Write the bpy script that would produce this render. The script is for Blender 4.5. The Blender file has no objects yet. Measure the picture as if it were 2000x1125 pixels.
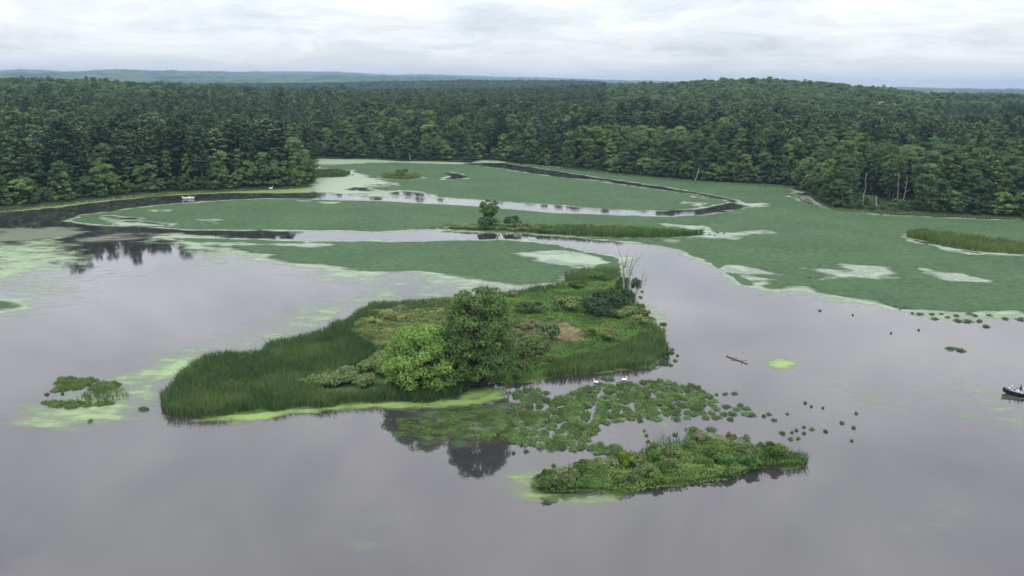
import bpy, math, random
import numpy as np
from mathutils import Vector, Matrix

random.seed(7)
RNG = np.random.default_rng(11)
scene = bpy.context.scene
COL = scene.collection

# ------------------------------------------------------------------ camera
CAM_H = 45.0
FPX = 1540.0                                   # focal length in pixels of the 2000 px wide photograph
PITCH = math.atan((562.5 - 169.0) / FPX)
ROLL = math.radians(0.6)
_f = Vector((0, math.cos(PITCH), -math.sin(PITCH)))
_r0 = Vector((1, 0, 0)); _u0 = Vector((0, math.sin(PITCH), math.cos(PITCH)))
_r = _r0 * math.cos(ROLL) + _u0 * math.sin(ROLL)
_u = _u0 * math.cos(ROLL) - _r0 * math.sin(ROLL)
cam_data = bpy.data.cameras.new('camera')
cam = bpy.data.objects.new('camera', cam_data); COL.objects.link(cam)
m = Matrix.Identity(4)
for i in range(3):
    m[i][0], m[i][1], m[i][2] = _r[i], _u[i], -_f[i]
m[0][3], m[1][3], m[2][3] = 0, 0, CAM_H
cam.matrix_world = m
cam_data.sensor_width = 36.0
cam_data.lens = FPX / 2000 * 36
cam_data.clip_start = 1.0
cam_data.clip_end = 60000
scene.camera = cam

# ------------------------------------------------------------------ sky, sun, exposure
SUN_EL, SUN_ROT = math.radians(58), math.radians(150)
world = bpy.data.worlds.new('World'); scene.world = world
world.use_nodes = True
wn, wl = world.node_tree.nodes, world.node_tree.links
wn.clear()

def N(nodes, t, **kw):
    n = nodes.new(t)
    for k, v in kw.items():
        setattr(n, k, v)
    return n

def math_node(nodes, links, op, a, b=None, clamp=False):
    n = nodes.new('ShaderNodeMath'); n.operation = op; n.use_clamp = clamp
    for i, x in enumerate((a, b)):
        if x is None: continue
        if isinstance(x, (int, float)): n.inputs[i].default_value = x
        else: links.new(x, n.inputs[i])
    return n.outputs[0]

def build_world():
    out = N(wn, 'ShaderNodeOutputWorld')
    bg_sky = N(wn, 'ShaderNodeBackground'); bg_cl = N(wn, 'ShaderNodeBackground')
    add = N(wn, 'ShaderNodeAddShader')
    sky = N(wn, 'ShaderNodeTexSky', sky_type='NISHITA')
    sky.sun_disc = False; sky.sun_elevation = SUN_EL; sky.sun_rotation = SUN_ROT
    sky.altitude = 100; sky.dust_density = 2.0
    wl.new(sky.outputs[0], bg_sky.inputs[0]); bg_sky.inputs[1].default_value = 0.05
    tc = N(wn, 'ShaderNodeTexCoord')
    sep = N(wn, 'ShaderNodeSeparateXYZ'); wl.new(tc.outputs['Generated'], sep.inputs[0])
    zc = math_node(wn, wl, 'MAXIMUM', sep.outputs[2], 0.0)
    zz = math_node(wn, wl, 'ADD', zc, 0.13)
    u = math_node(wn, wl, 'DIVIDE', sep.outputs[0], zz)
    v = math_node(wn, wl, 'DIVIDE', sep.outputs[1], zz)
    comb = N(wn, 'ShaderNodeCombineXYZ'); wl.new(u, comb.inputs[0]); wl.new(v, comb.inputs[1])
    n1 = N(wn, 'ShaderNodeTexNoise'); n1.inputs['Scale'].default_value = 1.15; n1.inputs['Detail'].default_value = 7
    n1.inputs['Roughness'].default_value = 0.66; n1.inputs['Distortion'].default_value = 0.5
    n2 = N(wn, 'ShaderNodeTexNoise'); n2.inputs['Scale'].default_value = 0.45; n2.inputs['Detail'].default_value = 3
    wl.new(comb.outputs[0], n1.inputs[0]); wl.new(comb.outputs[0], n2.inputs[0])
    mixn = math_node(wn, wl, 'ADD', math_node(wn, wl, 'MULTIPLY', n1.outputs[0], 0.65), math_node(wn, wl, 'MULTIPLY', n2.outputs[0], 0.35))
    ramp = N(wn, 'ShaderNodeValToRGB')
    wl.new(mixn, ramp.inputs[0])
    e = ramp.color_ramp.elements
    e[0].position = 0.37; e[0].color = (0.53, 0.53, 0.55, 1)
    e[1].position = 0.60; e[1].color = (0.90, 0.88, 0.87, 1)
    mid = e.new(0.48); mid.color = (0.70, 0.695, 0.705, 1)
    # far clouds merge into an even pale band low down; the overcast brightens towards the zenith
    low = math_node(wn, wl, 'SUBTRACT', 1.0, math_node(wn, wl, 'MULTIPLY', zc, 22.0), True)
    mx = N(wn, 'ShaderNodeMix', data_type='RGBA')
    wl.new(math_node(wn, wl, 'MULTIPLY', low, 0.75), mx.inputs['Factor'])
    wl.new(ramp.outputs[0], mx.inputs['A']); mx.inputs['B'].default_value = (1.06, 0.99, 0.88, 1)
    grad = math_node(wn, wl, 'ADD', math_node(wn, wl, 'MULTIPLY', math_node(wn, wl, 'POWER', zc, 0.8), 2.6), 0.86)
    gnd = math_node(wn, wl, 'MULTIPLY', math_node(wn, wl, 'ADD', sep.outputs[2], 0.02), 40.0, True)
    gnd = math_node(wn, wl, 'ADD', math_node(wn, wl, 'MULTIPLY', gnd, 0.9), 0.1)
    wl.new(mx.outputs['Result'], bg_cl.inputs[0])
    wl.new(math_node(wn, wl, 'MULTIPLY', grad, gnd), bg_cl.inputs[1])
    wl.new(bg_sky.outputs[0], add.inputs[0]); wl.new(bg_cl.outputs[0], add.inputs[1])
    wl.new(add.outputs[0], out.inputs[0])
build_world()
world.cycles.sampling_method = 'MANUAL'; world.cycles.sample_map_resolution = 512

sun_d = bpy.data.lights.new('sun', 'SUN'); sun_d.energy = 0.9; sun_d.angle = math.radians(35); sun_d.color = (1.0, 0.97, 0.92)
sun = bpy.data.objects.new('sun', sun_d); COL.objects.link(sun)
sd = Vector((math.sin(SUN_ROT) * math.cos(SUN_EL), math.cos(SUN_ROT) * math.cos(SUN_EL), math.sin(SUN_EL)))
sun.rotation_euler = sd.to_track_quat('Z', 'Y').to_euler()

vs = scene.view_settings
vs.view_transform = 'Standard'; vs.look = 'None'; vs.exposure = 0.0; vs.gamma = 1.0; vs.use_curve_mapping = False
cy = scene.cycles
cy.max_bounces = 6; cy.diffuse_bounces = 2; cy.glossy_bounces = 2; cy.transmission_bounces = 3
cy.transparent_max_bounces = 12; cy.volume_bounces = 0
cy.caustics_reflective = False; cy.caustics_refractive = False
cy.use_denoising = True; cy.filter_width = 1.6
cy.use_adaptive_sampling = True; cy.adaptive_threshold = 0.02

# ------------------------------------------------------------------ helpers
def rays(px, py):
    px = np.asarray(px, float); py = np.asarray(py, float)
    a = (px - 1000) / FPX; b = -(py - 562.5) / FPX
    d = np.stack([_f[i] + a * _r[i] + b * _u[i] for i in range(3)], -1)
    return d / np.linalg.norm(d, axis=-1, keepdims=True)

def ground(px, py, z=0.0):
    d = rays(px, py)
    t = (z - CAM_H) / d[..., 2]
    return d[..., 0] * t, d[..., 1] * t

def G1(px, py, z=0.0):
    x, y = ground(px, py, z)
    return float(x), float(y)

def ppm(px, py):
    """photograph pixels per metre at that point of the water"""
    x, y = G1(px, py)
    return FPX / math.sqrt(x * x + y * y + CAM_H ** 2)

def P(pts):
    a = np.array(pts, float)
    x, y = ground(a[:, 0], a[:, 1])
    return np.stack([x, y], -1)

def project(x, y, z):
    v = np.stack([x, y, z - CAM_H], -1)
    w = v @ np.array(_f); a = v @ np.array(_r); b = v @ np.array(_u)
    return 1000 + FPX * a / w, 562.5 - FPX * b / w

def _hash(ix, iy, seed):
    h = (ix.astype(np.int64) * 374761393 + iy.astype(np.int64) * 668265263 + seed * 1274126177) & 0x7fffffff
    h = ((h ^ (h >> 13)) * 1274126177) & 0x7fffffff
    return ((h ^ (h >> 16)) & 0xffff) / 65535.0

def noise(x, y, seed=0):
    ix = np.floor(x); iy = np.floor(y)
    fx = x - ix; fy = y - iy
    fx = fx * fx * (3 - 2 * fx); fy = fy * fy * (3 - 2 * fy)
    a = _hash(ix, iy, seed); b = _hash(ix + 1, iy, seed); c = _hash(ix, iy + 1, seed); d = _hash(ix + 1, iy + 1, seed)
    return (a * (1 - fx) + b * fx) * (1 - fy) + (c * (1 - fx) + d * fx) * fy

def fbm(x, y, scale, seed=0, octv=4):
    s = 0; a = 0.5; t = 0
    for o in range(octv):
        s = s + a * noise(x / scale + 17.3 * o, y / scale - 9.1 * o, seed + o); t += a
        a *= 0.5; scale *= 0.5
    return s / t - 0.5                            # -0.5 .. 0.5

def sdist(x, y, poly):
    """signed distance to a polygon, positive inside"""
    shp = x.shape; x = x.ravel(); y = y.ravel()
    d2 = np.full(x.shape, 1e18); inside = np.zeros(x.shape, bool)
    n = len(poly)
    for i in range(n):
        ax, ay = poly[i]; bx, by = poly[(i + 1) % n]
        ex, ey = bx - ax, by - ay
        l2 = ex * ex + ey * ey + 1e-12
        t = np.clip(((x - ax) * ex + (y - ay) * ey) / l2, 0, 1)
        dx = x - ax - t * ex; dy = y - ay - t * ey
        d2 = np.minimum(d2, dx * dx + dy * dy)
        if ay != by:
            c = (ay > y) != (by > y)
            inside ^= c & (x < ex * (y - ay) / ey + ax)
    d = np.sqrt(d2)
    return np.where(inside, d, -d).reshape(shp)

def sdist_near(x, y, poly, reach):
    """the same, worked out only within reach of the polygon's box; far cells get -reach"""
    out = np.full(x.shape, -float(reach))
    lo = poly.min(0) - reach; hi = poly.max(0) + reach
    k = (x > lo[0]) & (x < hi[0]) & (y > lo[1]) & (y < hi[1])
    if k.any():
        out[k] = sdist(x[k], y[k], poly)
    return out

def sstep(a, b, x):
    t = np.clip((x - a) / (b - a), 0, 1)
    return t * t * (3 - 2 * t)

def mesh_np(name, verts, faces, mats=(), smooth=False, fattr=None, vattr=None):
    """faces: one (M,k) int array or a list of such arrays"""
    me = bpy.data.meshes.new(name)
    verts = np.asarray(verts, np.float32)
    fl = faces if isinstance(faces, list) else [faces]
    fl = [np.asarray(f, np.int32) for f in fl if len(f)]
    me.vertices.add(len(verts)); me.vertices.foreach_set('co', verts.ravel())
    tot = np.concatenate([np.full(len(f), f.shape[1], np.int32) for f in fl])
    li = np.concatenate([f.ravel() for f in fl])
    st = np.concatenate([[0], np.cumsum(tot)[:-1]]).astype(np.int32)
    me.loops.add(len(li)); me.loops.foreach_set('vertex_index', li)
    me.polygons.add(len(tot)); me.polygons.foreach_set('loop_start', st)
    me.update(calc_edges=True)
    for k, v in (fattr or {}).items():
        a = me.attributes.new(k, 'FLOAT', 'FACE'); a.data.foreach_set('value', np.asarray(v, np.float32))
    for k, v in (vattr or {}).items():
        a = me.attributes.new(k, 'FLOAT', 'POINT'); a.data.foreach_set('value', np.asarray(v, np.float32))
    if smooth:
        me.polygons.foreach_set('use_smooth', np.ones(len(tot), bool))
    for mt in mats:
        me.materials.append(mt)
    return me

def link(name, me, parent=None, loc=None):
    o = bpy.data.objects.new(name, me); COL.objects.link(o)
    if parent: o.parent = parent
    if loc is not None: o.location = loc
    return o

def empty(name, loc=(0, 0, 0), rz=0.0, scale=1.0):
    o = bpy.data.objects.new(name, None); COL.objects.link(o)
    o.location = loc; o.rotation_euler = (0, 0, rz)
    o.scale = (scale,) * 3 if isinstance(scale, (int, float)) else scale
    o.empty_display_size = 0.5
    return o

def tag(o, label=None, cat=None, group=None, kind=None):
    if label: o['label'] = label
    if cat: o['category'] = cat
    if group: o['group'] = group
    if kind: o['kind'] = kind
    return o

def copy_tree(o, parent=None):
    c = o.copy(); COL.objects.link(c)
    for k in ('label', 'group'):
        if parent is None and k in c: del c[k]
    if parent: c.parent = parent
    for ch in list(o.children):
        copy_tree(ch, c)
    return c

class MB:
    """collects boxes, tubes and lofts into one mesh"""
    def __init__(s): s.v = []; s.q = []; s.t = []; s.n = 0
    def add(s, v, q=(), t=()):
        v = np.asarray(v, float)
        if len(q): s.q.append(np.asarray(q, int) + s.n)
        if len(t): s.t.append(np.asarray(t, int) + s.n)
        s.v.append(v); s.n += len(v)
    def box(s, c, d, rz=0, taper=1.0):
        x, y, z = np.array(d) / 2
        v = np.array([[-x, -y, -z], [x, -y, -z], [x, y, -z], [-x, y, -z], [-x * taper, -y * taper, z], [x * taper, -y * taper, z], [x * taper, y * taper, z], [-x * taper, y * taper, z]])
        ca, sa = math.cos(rz), math.sin(rz)
        v = np.stack([v[:, 0] * ca - v[:, 1] * sa, v[:, 0] * sa + v[:, 1] * ca, v[:, 2]], -1) + np.array(c)
        s.add(v, [[0, 3, 2, 1], [4, 5, 6, 7], [0, 1, 5, 4], [1, 2, 6, 5], [2, 3, 7, 6], [3, 0, 4, 7]])
    def tube(s, pts, rad, sides=6):
        pts = np.asarray(pts, float); k = len(pts)
        rad = np.full(k, rad) if np.isscalar(rad) else np.asarray(rad, float)
        tg = np.gradient(pts, axis=0); tg /= np.linalg.norm(tg, axis=1, keepdims=True) + 1e-9
        ref = np.array([0.0, 0, 1]) if abs(tg[:, 2]).mean() < 0.8 else np.array([1.0, 0.1, 0])
        a = np.cross(tg, ref); a /= np.linalg.norm(a, axis=1, keepdims=True) + 1e-9
        b = np.cross(tg, a)
        th = np.linspace(0, 2 * math.pi, sides, endpoint=False)
        v = pts[:, None] + rad[:, None, None] * (a[:, None] * np.cos(th)[None, :, None] + b[:, None] * np.sin(th)[None, :, None])
        v = v.reshape(-1, 3)
        i = np.arange(k - 1)[:, None] * sides; j = np.arange(sides)[None]; j2 = (j + 1) % sides
        q = np.stack([i + j, i + j2, i + sides + j2, i + sides + j], -1).reshape(-1, 4)
        v = np.concatenate([v, pts[:1], pts[-1:]])
        c0, c1 = k * sides, k * sides + 1
        jj = np.arange(sides); jn = (jj + 1) % sides
        t = np.concatenate([np.stack([jn, jj, np.full(sides, c0)], -1), np.stack([jj + (k - 1) * sides, jn + (k - 1) * sides, np.full(sides, c1)], -1)])
        s.add(v, q, t)
    def mesh(s, name, mat, smooth=False):
        f = []
        if s.q: f.append(np.concatenate(s.q))
        if s.t: f.append(np.concatenate(s.t))
        return mesh_np(name, np.concatenate(s.v), f, [mat] if mat else [], smooth)

# ------------------------------------------------------------------ materials
def new_mat(name):
    mt = bpy.data.materials.new(name); mt.use_nodes = True
    mt.node_tree.nodes.clear()
    return mt, mt.node_tree.nodes, mt.node_tree.links

def mat_plain(name, col, rough=0.6, spec=0.3, metal=0.0, var=0.15, scale=4.0):
    mt, n, l = new_mat(name)
    o = N(n, 'ShaderNodeOutputMaterial'); p = N(n, 'ShaderNodeBsdfPrincipled')
    nz = N(n, 'ShaderNodeTexNoise'); nz.inputs['Scale'].default_value = scale; nz.inputs['Detail'].default_value = 5
    tc = N(n, 'ShaderNodeTexCoord'); l.new(tc.outputs['Object'], nz.inputs[0])
    mr = N(n, 'ShaderNodeMapRange'); mr.inputs[3].default_value = 1 - var; mr.inputs[4].default_value = 1 + var
    l.new(nz.outputs[0], mr.inputs[0])
    hs = N(n, 'ShaderNodeHueSaturation'); hs.inputs['Color'].default_value = (*col, 1)
    l.new(mr.outputs[0], hs.inputs['Value']); l.new(hs.outputs[0], p.inputs['Base Color'])
    p.inputs['Roughness'].default_value = rough; p.inputs['Specular IOR Level'].default_value = spec; p.inputs['Metallic'].default_value = metal
    l.new(p.outputs[0], o.inputs[0])
    return mt

def mat_leaf(name, ca, cb, trans=0.25, rnd=0.3, hue=0.03, gloss=0.0):
    """leaf colour runs from ca to cb by the leaf spray; every plant has its own tone"""
    mt, n, l = new_mat(name)
    o = N(n, 'ShaderNodeOutputMaterial')
    at = N(n, 'ShaderNodeAttribute'); at.attribute_name = 'tint'
    mx = N(n, 'ShaderNodeMix', data_type='RGBA'); l.new(at.outputs['Fac'], mx.inputs['Factor'])
    mx.inputs['A'].default_value = (*ca, 1); mx.inputs['B'].default_value = (*cb, 1)
    oi = N(n, 'ShaderNodeObjectInfo')
    mr = N(n, 'ShaderNodeMapRange'); l.new(oi.outputs['Random'], mr.inputs[0]); mr.inputs[3].default_value = 1 - rnd; mr.inputs[4].default_value = 1 + rnd
    r2 = math_node(n, l, 'FRACT', math_node(n, l, 'MULTIPLY', oi.outputs['Random'], 37.7))
    mh = N(n, 'ShaderNodeMapRange'); l.new(r2, mh.inputs[0]); mh.inputs[3].default_value = 0.5 - hue; mh.inputs[4].default_value = 0.5 + hue
    hs = N(n, 'ShaderNodeHueSaturation'); l.new(mx.outputs['Result'], hs.inputs['Color']); l.new(mr.outputs[0], hs.inputs['Value']); l.new(mh.outputs[0], hs.inputs['Hue'])
    mul = N(n, 'ShaderNodeMix', data_type='RGBA', blend_type='MULTIPLY'); mul.inputs['Factor'].default_value = 1.0
    l.new(hs.outputs[0], mul.inputs['A']); l.new(oi.outputs['Color'], mul.inputs['B'])
    c = mul.outputs['Result']
    df = N(n, 'ShaderNodeBsdfDiffuse'); tr = N(n, 'ShaderNodeBsdfTranslucent')
    l.new(c, df.inputs[0]); l.new(c, tr.inputs[0])
    ms = N(n, 'ShaderNodeMixShader'); ms.inputs[0].default_value = trans
    l.new(df.outputs[0], ms.inputs[1]); l.new(tr.outputs[0], ms.inputs[2])
    last = ms.outputs[0]
    if gloss:
        gl = N(n, 'ShaderNodeBsdfGlossy'); gl.inputs['Roughness'].default_value = 0.45; gl.inputs[0].default_value = (1, 1, 1, 1)
        m2 = N(n, 'ShaderNodeMixShader'); m2.inputs[0].default_value = gloss
        l.new(last, m2.inputs[1]); l.new(gl.outputs[0], m2.inputs[2]); last = m2.outputs[0]
    l.new(last, o.inputs[0])
    return mt

M = {}
M['pine'] = mat_leaf('pine_needles', (0.052, 0.092, 0.050), (0.118, 0.172, 0.082), 0.15, 0.30, 0.012)
M['pine_bare'] = mat_plain('dead_pine_twigs', (0.16, 0.13, 0.12), 0.9)
M['broad'] = mat_leaf('broad_leaves', (0.058, 0.110, 0.048), (0.155, 0.228, 0.088), 0.28, 0.28, 0.010)
M['maple'] = mat_leaf('bright_leaves', (0.095, 0.190, 0.048), (0.250, 0.380, 0.100), 0.3, 0.0, 0.0)
M['dark_tree'] = mat_leaf('dark_glossy_leaves', (0.050, 0.105, 0.038), (0.150, 0.230, 0.072), 0.25, 0.0, 0.0)
M['reed'] = mat_leaf('cattail_blades', (0.040, 0.092, 0.034), (0.135, 0.190, 0.068), 0.3, 0.0, 0.0)
M['reed_olive'] = mat_leaf('sedge_blades', (0.080, 0.120, 0.035), (0.150, 0.190, 0.060), 0.3, 0.0, 0.0)
M['meadow'] = mat_leaf('meadow_leaves', (0.066, 0.130, 0.040), (0.170, 0.285, 0.072), 0.3, 0.0, 0.0)
M['shrub_olive'] = mat_leaf('olive_shrub_leaves', (0.085, 0.135, 0.045), (0.205, 0.240, 0.100), 0.2, 0.2, 0.02)
M['shrub_dark'] = mat_leaf('dark_shrub_leaves', (0.036, 0.065, 0.036), (0.075, 0.115, 0.058), 0.15, 0.15, 0.02)
M['shrub_green'] = mat_leaf('green_shrub_leaves', (0.046, 0.096, 0.030), (0.160, 0.235, 0.068), 0.25, 0.3, 0.02)
M['shrub_brown'] = mat_leaf('brownish_shrub_leaves', (0.110, 0.115, 0.060), (0.205, 0.190, 0.115), 0.15, 0.2, 0.02)
M['water_plant'] = mat_leaf('water_plant_leaves', (0.055, 0.105, 0.042), (0.135, 0.205, 0.080), 0.15, 0.25, 0.012)
M['bark'] = mat_plain('bark', (0.085, 0.070, 0.058), 0.9, 0.1)
M['pale_bark'] = mat_plain('bleached_wood', (0.26, 0.245, 0.225), 0.85, 0.1, 0, 0.25, 2.0)
M['wet_wood'] = mat_plain('wet_wood', (0.075, 0.060, 0.050), 0.6, 0.3)

def mat_water():
    mt, n, l = new_mat('water')
    o = N(n, 'ShaderNodeOutputMaterial'); p = N(n, 'ShaderNodeBsdfPrincipled')
    geo = N(n, 'ShaderNodeNewGeometry')
    nz = N(n, 'ShaderNodeTexNoise'); nz.inputs['Scale'].default_value = 0.035; nz.inputs['Detail'].default_value = 6; l.new(geo.outputs['Position'], nz.inputs[0])
    rp = N(n, 'ShaderNodeValToRGB'); l.new(nz.outputs[0], rp.inputs[0])
    rp.color_ramp.elements[0].position = 0.35; rp.color_ramp.elements[0].color = (0.022, 0.021, 0.025, 1)
    rp.color_ramp.elements[1].position = 0.70; rp.color_ramp.elements[1].color = (0.034, 0.034, 0.033, 1)
    l.new(rp.outputs[0], p.inputs['Base Color'])
    p.inputs['IOR'].default_value = 1.80
    rr = N(n, 'ShaderNodeMapRange'); l.new(nz.outputs[0], rr.inputs[0]); rr.inputs[1].default_value = 0.3; rr.inputs[2].default_value = 0.7
    rr.inputs[3].default_value = 0.02; rr.inputs[4].default_value = 0.055
    l.new(rr.outputs[0], p.inputs['Roughness'])
    w1 = N(n, 'ShaderNodeTexNoise'); w1.inputs['Scale'].default_value = 1.6; w1.inputs['Detail'].default_value = 3
    mp = N(n, 'ShaderNodeMapping'); mp.inputs['Scale'].default_value = (0.7, 1.3, 1); mp.inputs['Rotation'].default_value = (0, 0, 0.25)
    l.new(geo.outputs['Position'], mp.inputs[0]); l.new(mp.outputs[0], w1.inputs[0])
    bp = N(n, 'ShaderNodeBump'); bp.inputs['Strength'].default_value = 0.08; bp.inputs['Distance'].default_value = 0.03
    l.new(w1.outputs[0], bp.inputs['Height']); l.new(bp.outputs[0], p.inputs['Normal'])
    l.new(p.outputs[0], o.inputs[0])
    return mt

def mat_mat():
    """a closed carpet of floating rosettes"""
    mt, n, l = new_mat('floating_rosettes')
    o = N(n, 'ShaderNodeOutputMaterial'); p = N(n, 'ShaderNodeBsdfPrincipled')
    geo = N(n, 'ShaderNodeNewGeometry')
    big = N(n, 'ShaderNodeTexNoise'); big.inputs['Scale'].default_value = 0.05; big.inputs['Detail'].default_value = 8; big.inputs['Roughness'].default_value = 0.62
    fine = N(n, 'ShaderNodeTexVoronoi'); fine.inputs['Scale'].default_value = 1.4
    l.new(geo.outputs['Position'], big.inputs[0]); l.new(geo.outputs['Position'], fine.inputs[0])
    fn = N(n, 'ShaderNodeTexNoise'); fn.inputs['Scale'].default_value = 0.5; fn.inputs['Detail'].default_value = 6; l.new(geo.outputs['Position'], fn.inputs[0])
    rp = N(n, 'ShaderNodeValToRGB'); l.new(big.outputs[0], rp.inputs[0])
    rp.color_ramp.elements[0].position = 0.3; rp.color_ramp.elements[0].color = (0.040, 0.078, 0.039, 1)
    rp.color_ramp.elements[1].position = 0.72; rp.color_ramp.elements[1].color = (0.060, 0.103, 0.047, 1)
    mr = N(n, 'ShaderNodeMapRange'); l.new(fn.outputs[0], mr.inputs[0]); mr.inputs[1].default_value = 0.3; mr.inputs[2].default_value = 0.7; mr.inputs[3].default_value = 0.80; mr.inputs[4].default_value = 1.2
    v2 = N(n, 'ShaderNodeMapRange'); l.new(fine.outputs['Distance'], v2.inputs[0]); v2.inputs[3].default_value = 1.12; v2.inputs[4].default_value = 0.8
    hs = N(n, 'ShaderNodeHueSaturation'); l.new(rp.outputs[0], hs.inputs['Color'])
    l.new(math_node(n, l, 'MULTIPLY', mr.outputs[0], v2.outputs[0]), hs.inputs['Value'])
    l.new(hs.outputs[0], p.inputs['Base Color'])
    p.inputs['Roughness'].default_value = 0.8; p.inputs['Specular IOR Level'].default_value = 0.06
    bp = N(n, 'ShaderNodeBump'); bp.inputs['Strength'].default_value = 0.15; bp.inputs['Distance'].default_value = 0.05
    l.new(fine.outputs['Distance'], bp.inputs['Height']); l.new(bp.outputs[0], p.inputs['Normal'])
    # the rim breaks up into loose rosettes
    rim = N(n, 'ShaderNodeAttribute'); rim.attribute_name = 'rim'
    rn = N(n, 'ShaderNodeTexNoise'); rn.inputs['Scale'].default_value = 0.22; rn.inputs['Detail'].default_value = 8; rn.inputs['Roughness'].default_value = 0.7
    rm = N(n, 'ShaderNodeMapping'); rm.inputs['Scale'].default_value = (0.5, 1, 1); l.new(geo.outputs['Position'], rm.inputs[0]); l.new(rm.outputs[0], rn.inputs[0])
    sm = math_node(n, l, 'ADD', rim.outputs['Fac'], math_node(n, l, 'MULTIPLY', math_node(n, l, 'SUBTRACT', rn.outputs[0], 0.5), 9.0))
    al = N(n, 'ShaderNodeMapRange', interpolation_type='SMOOTHSTEP'); l.new(sm, al.inputs[0]); al.inputs[1].default_value = -0.8; al.inputs[2].default_value = 3.4
    tr = N(n, 'ShaderNodeBsdfTransparent'); ms = N(n, 'ShaderNodeMixShader')
    l.new(al.outputs[0], ms.inputs[0]); l.new(tr.outputs[0], ms.inputs[1]); l.new(p.outputs[0], ms.inputs[2])
    l.new(ms.outputs[0], o.inputs[0])
    return mt

def mat_film():
    """duckweed and scum on the water: grains thin out to open water where the cover is thin"""
    mt, n, l = new_mat('duckweed')
    o = N(n, 'ShaderNodeOutputMaterial'); p = N(n, 'ShaderNodeBsdfPrincipled'); t = N(n, 'ShaderNodeBsdfTransparent'); ms = N(n, 'ShaderNodeMixShader')
    geo = N(n, 'ShaderNodeNewGeometry')
    def att(k):
        a = N(n, 'ShaderNodeAttribute'); a.attribute_name = k; return a.outputs['Fac']
    n1 = N(n, 'ShaderNodeTexNoise'); n1.inputs['Scale'].default_value = 0.35; n1.inputs['Detail'].default_value = 9; n1.inputs['Roughness'].default_value = 0.68
    mp = N(n, 'ShaderNodeMapping'); mp.inputs['Scale'].default_value = (0.45, 1.0, 1); l.new(geo.outputs['Position'], mp.inputs[0]); l.new(mp.outputs[0], n1.inputs[0])
    s = math_node(n, l, 'ADD', att('dens'), math_node(n, l, 'MULTIPLY', math_node(n, l, 'SUBTRACT', n1.outputs[0], 0.5), 1.9))
    al = N(n, 'ShaderNodeMapRange', interpolation_type='SMOOTHSTEP'); l.new(s, al.inputs[0]); al.inputs[1].default_value = 0.18; al.inputs[2].default_value = 0.92; al.inputs[3].default_value = 0.0; al.inputs[4].default_value = 0.88
    edge = math_node(n, l, 'MULTIPLY', att('dens'), 6.0, True)
    l.new(math_node(n, l, 'MULTIPLY', al.outputs[0], edge), ms.inputs[0])
    mx = N(n, 'ShaderNodeMix', data_type='RGBA'); l.new(att('yel'), mx.inputs['Factor']); mx.inputs['A'].default_value = (0.225, 0.300, 0.205, 1); mx.inputs['B'].default_value = (0.195, 0.300, 0.080, 1)
    m2 = N(n, 'ShaderNodeMix', data_type='RGBA'); l.new(att('dull'), m2.inputs['Factor']); l.new(mx.outputs['Result'], m2.inputs['A']); m2.inputs['B'].default_value = (0.085, 0.105, 0.062, 1)
    l.new(m2.outputs['Result'], p.inputs['Base Color'])
    p.inputs['Roughness'].default_value = 0.5; p.inputs['Specular IOR Level'].default_value = 0.4
    l.new(t.outputs[0], ms.inputs[1]); l.new(p.outputs[0], ms.inputs[2]); l.new(ms.outputs[0], o.inputs[0])
    return mt

def mat_ground(name, c1, c2, scale):
    mt, n, l = new_mat(name)
    o = N(n, 'ShaderNodeOutputMaterial'); p = N(n, 'ShaderNodeBsdfPrincipled')
    geo = N(n, 'ShaderNodeNewGeometry')
    nz = N(n, 'ShaderNodeTexNoise'); nz.inputs['Scale'].default_value = scale; nz.inputs['Detail'].default_value = 8; l.new(geo.outputs['Position'], nz.inputs[0])
    rp = N(n, 'ShaderNodeValToRGB'); l.new(nz.outputs[0], rp.inputs[0])
    rp.color_ramp.elements[0].position = 0.35; rp.color_ramp.elements[0].color = (*c1, 1)
    rp.color_ramp.elements[1].position = 0.65; rp.color_ramp.elements[1].color = (*c2, 1)
    l.new(rp.outputs[0], p.inputs['Base Color']); p.inputs['Roughness'].default_value = 0.9; p.inputs['Specular IOR Level'].default_value = 0.1
    l.new(p.outputs[0], o.inputs[0])
    return mt

M['water'] = mat_water(); M['mat'] = mat_mat(); M['film'] = mat_film()
M['forest_floor'] = mat_ground('forest_floor', (0.020, 0.030, 0.016), (0.040, 0.055, 0.026), 0.15)
M['canopy'] = mat_ground('far_canopy', (0.018, 0.040, 0.024), (0.070, 0.120, 0.058), 0.007)
M['marsh_soil'] = mat_ground('marsh_soil', (0.035, 0.055, 0.020), (0.075, 0.125, 0.035), 0.5)
M['dry_grass'] = mat_ground('dry_grass', (0.085, 0.095, 0.040), (0.215, 0.170, 0.105), 1.3)
M['bank'] = mat_ground('shore_bank', (0.070, 0.090, 0.030), (0.13, 0.17, 0.055), 0.3)

# ------------------------------------------------------------------ outlines traced on the water, as points of the photograph
SHORE = [(0, 409), (117, 396), (213, 385), (341, 375), (427, 372), (526, 368), (596, 364), (614, 356), (618, 348), (611, 332), (606, 320), (618, 308), (700, 310), (778, 313),
         (870, 315), (930, 314), (955, 312), (990, 316), (1044, 322), (1133, 331), (1200, 339), (1293, 348), (1370, 354), (1442, 358), (1510, 361), (1549, 364), (1578, 378), (1595, 395),
         (1630, 407), (1727, 415), (1833, 419), (2000, 427)]
def lake_poly():
    mid = P(SHORE)
    left = np.array([[-700, -60], [-560, 60], [-420, 150], [-300, 232], [-240, 256]])
    right = np.array([[240, 262], [330, 235], [480, 160], [640, 20], [680, -120]])
    back = np.array([[480, -330], [0, -420], [-450, -330]])
    return np.concatenate([left, mid, right, back])
LAKE = lake_poly()

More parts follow.
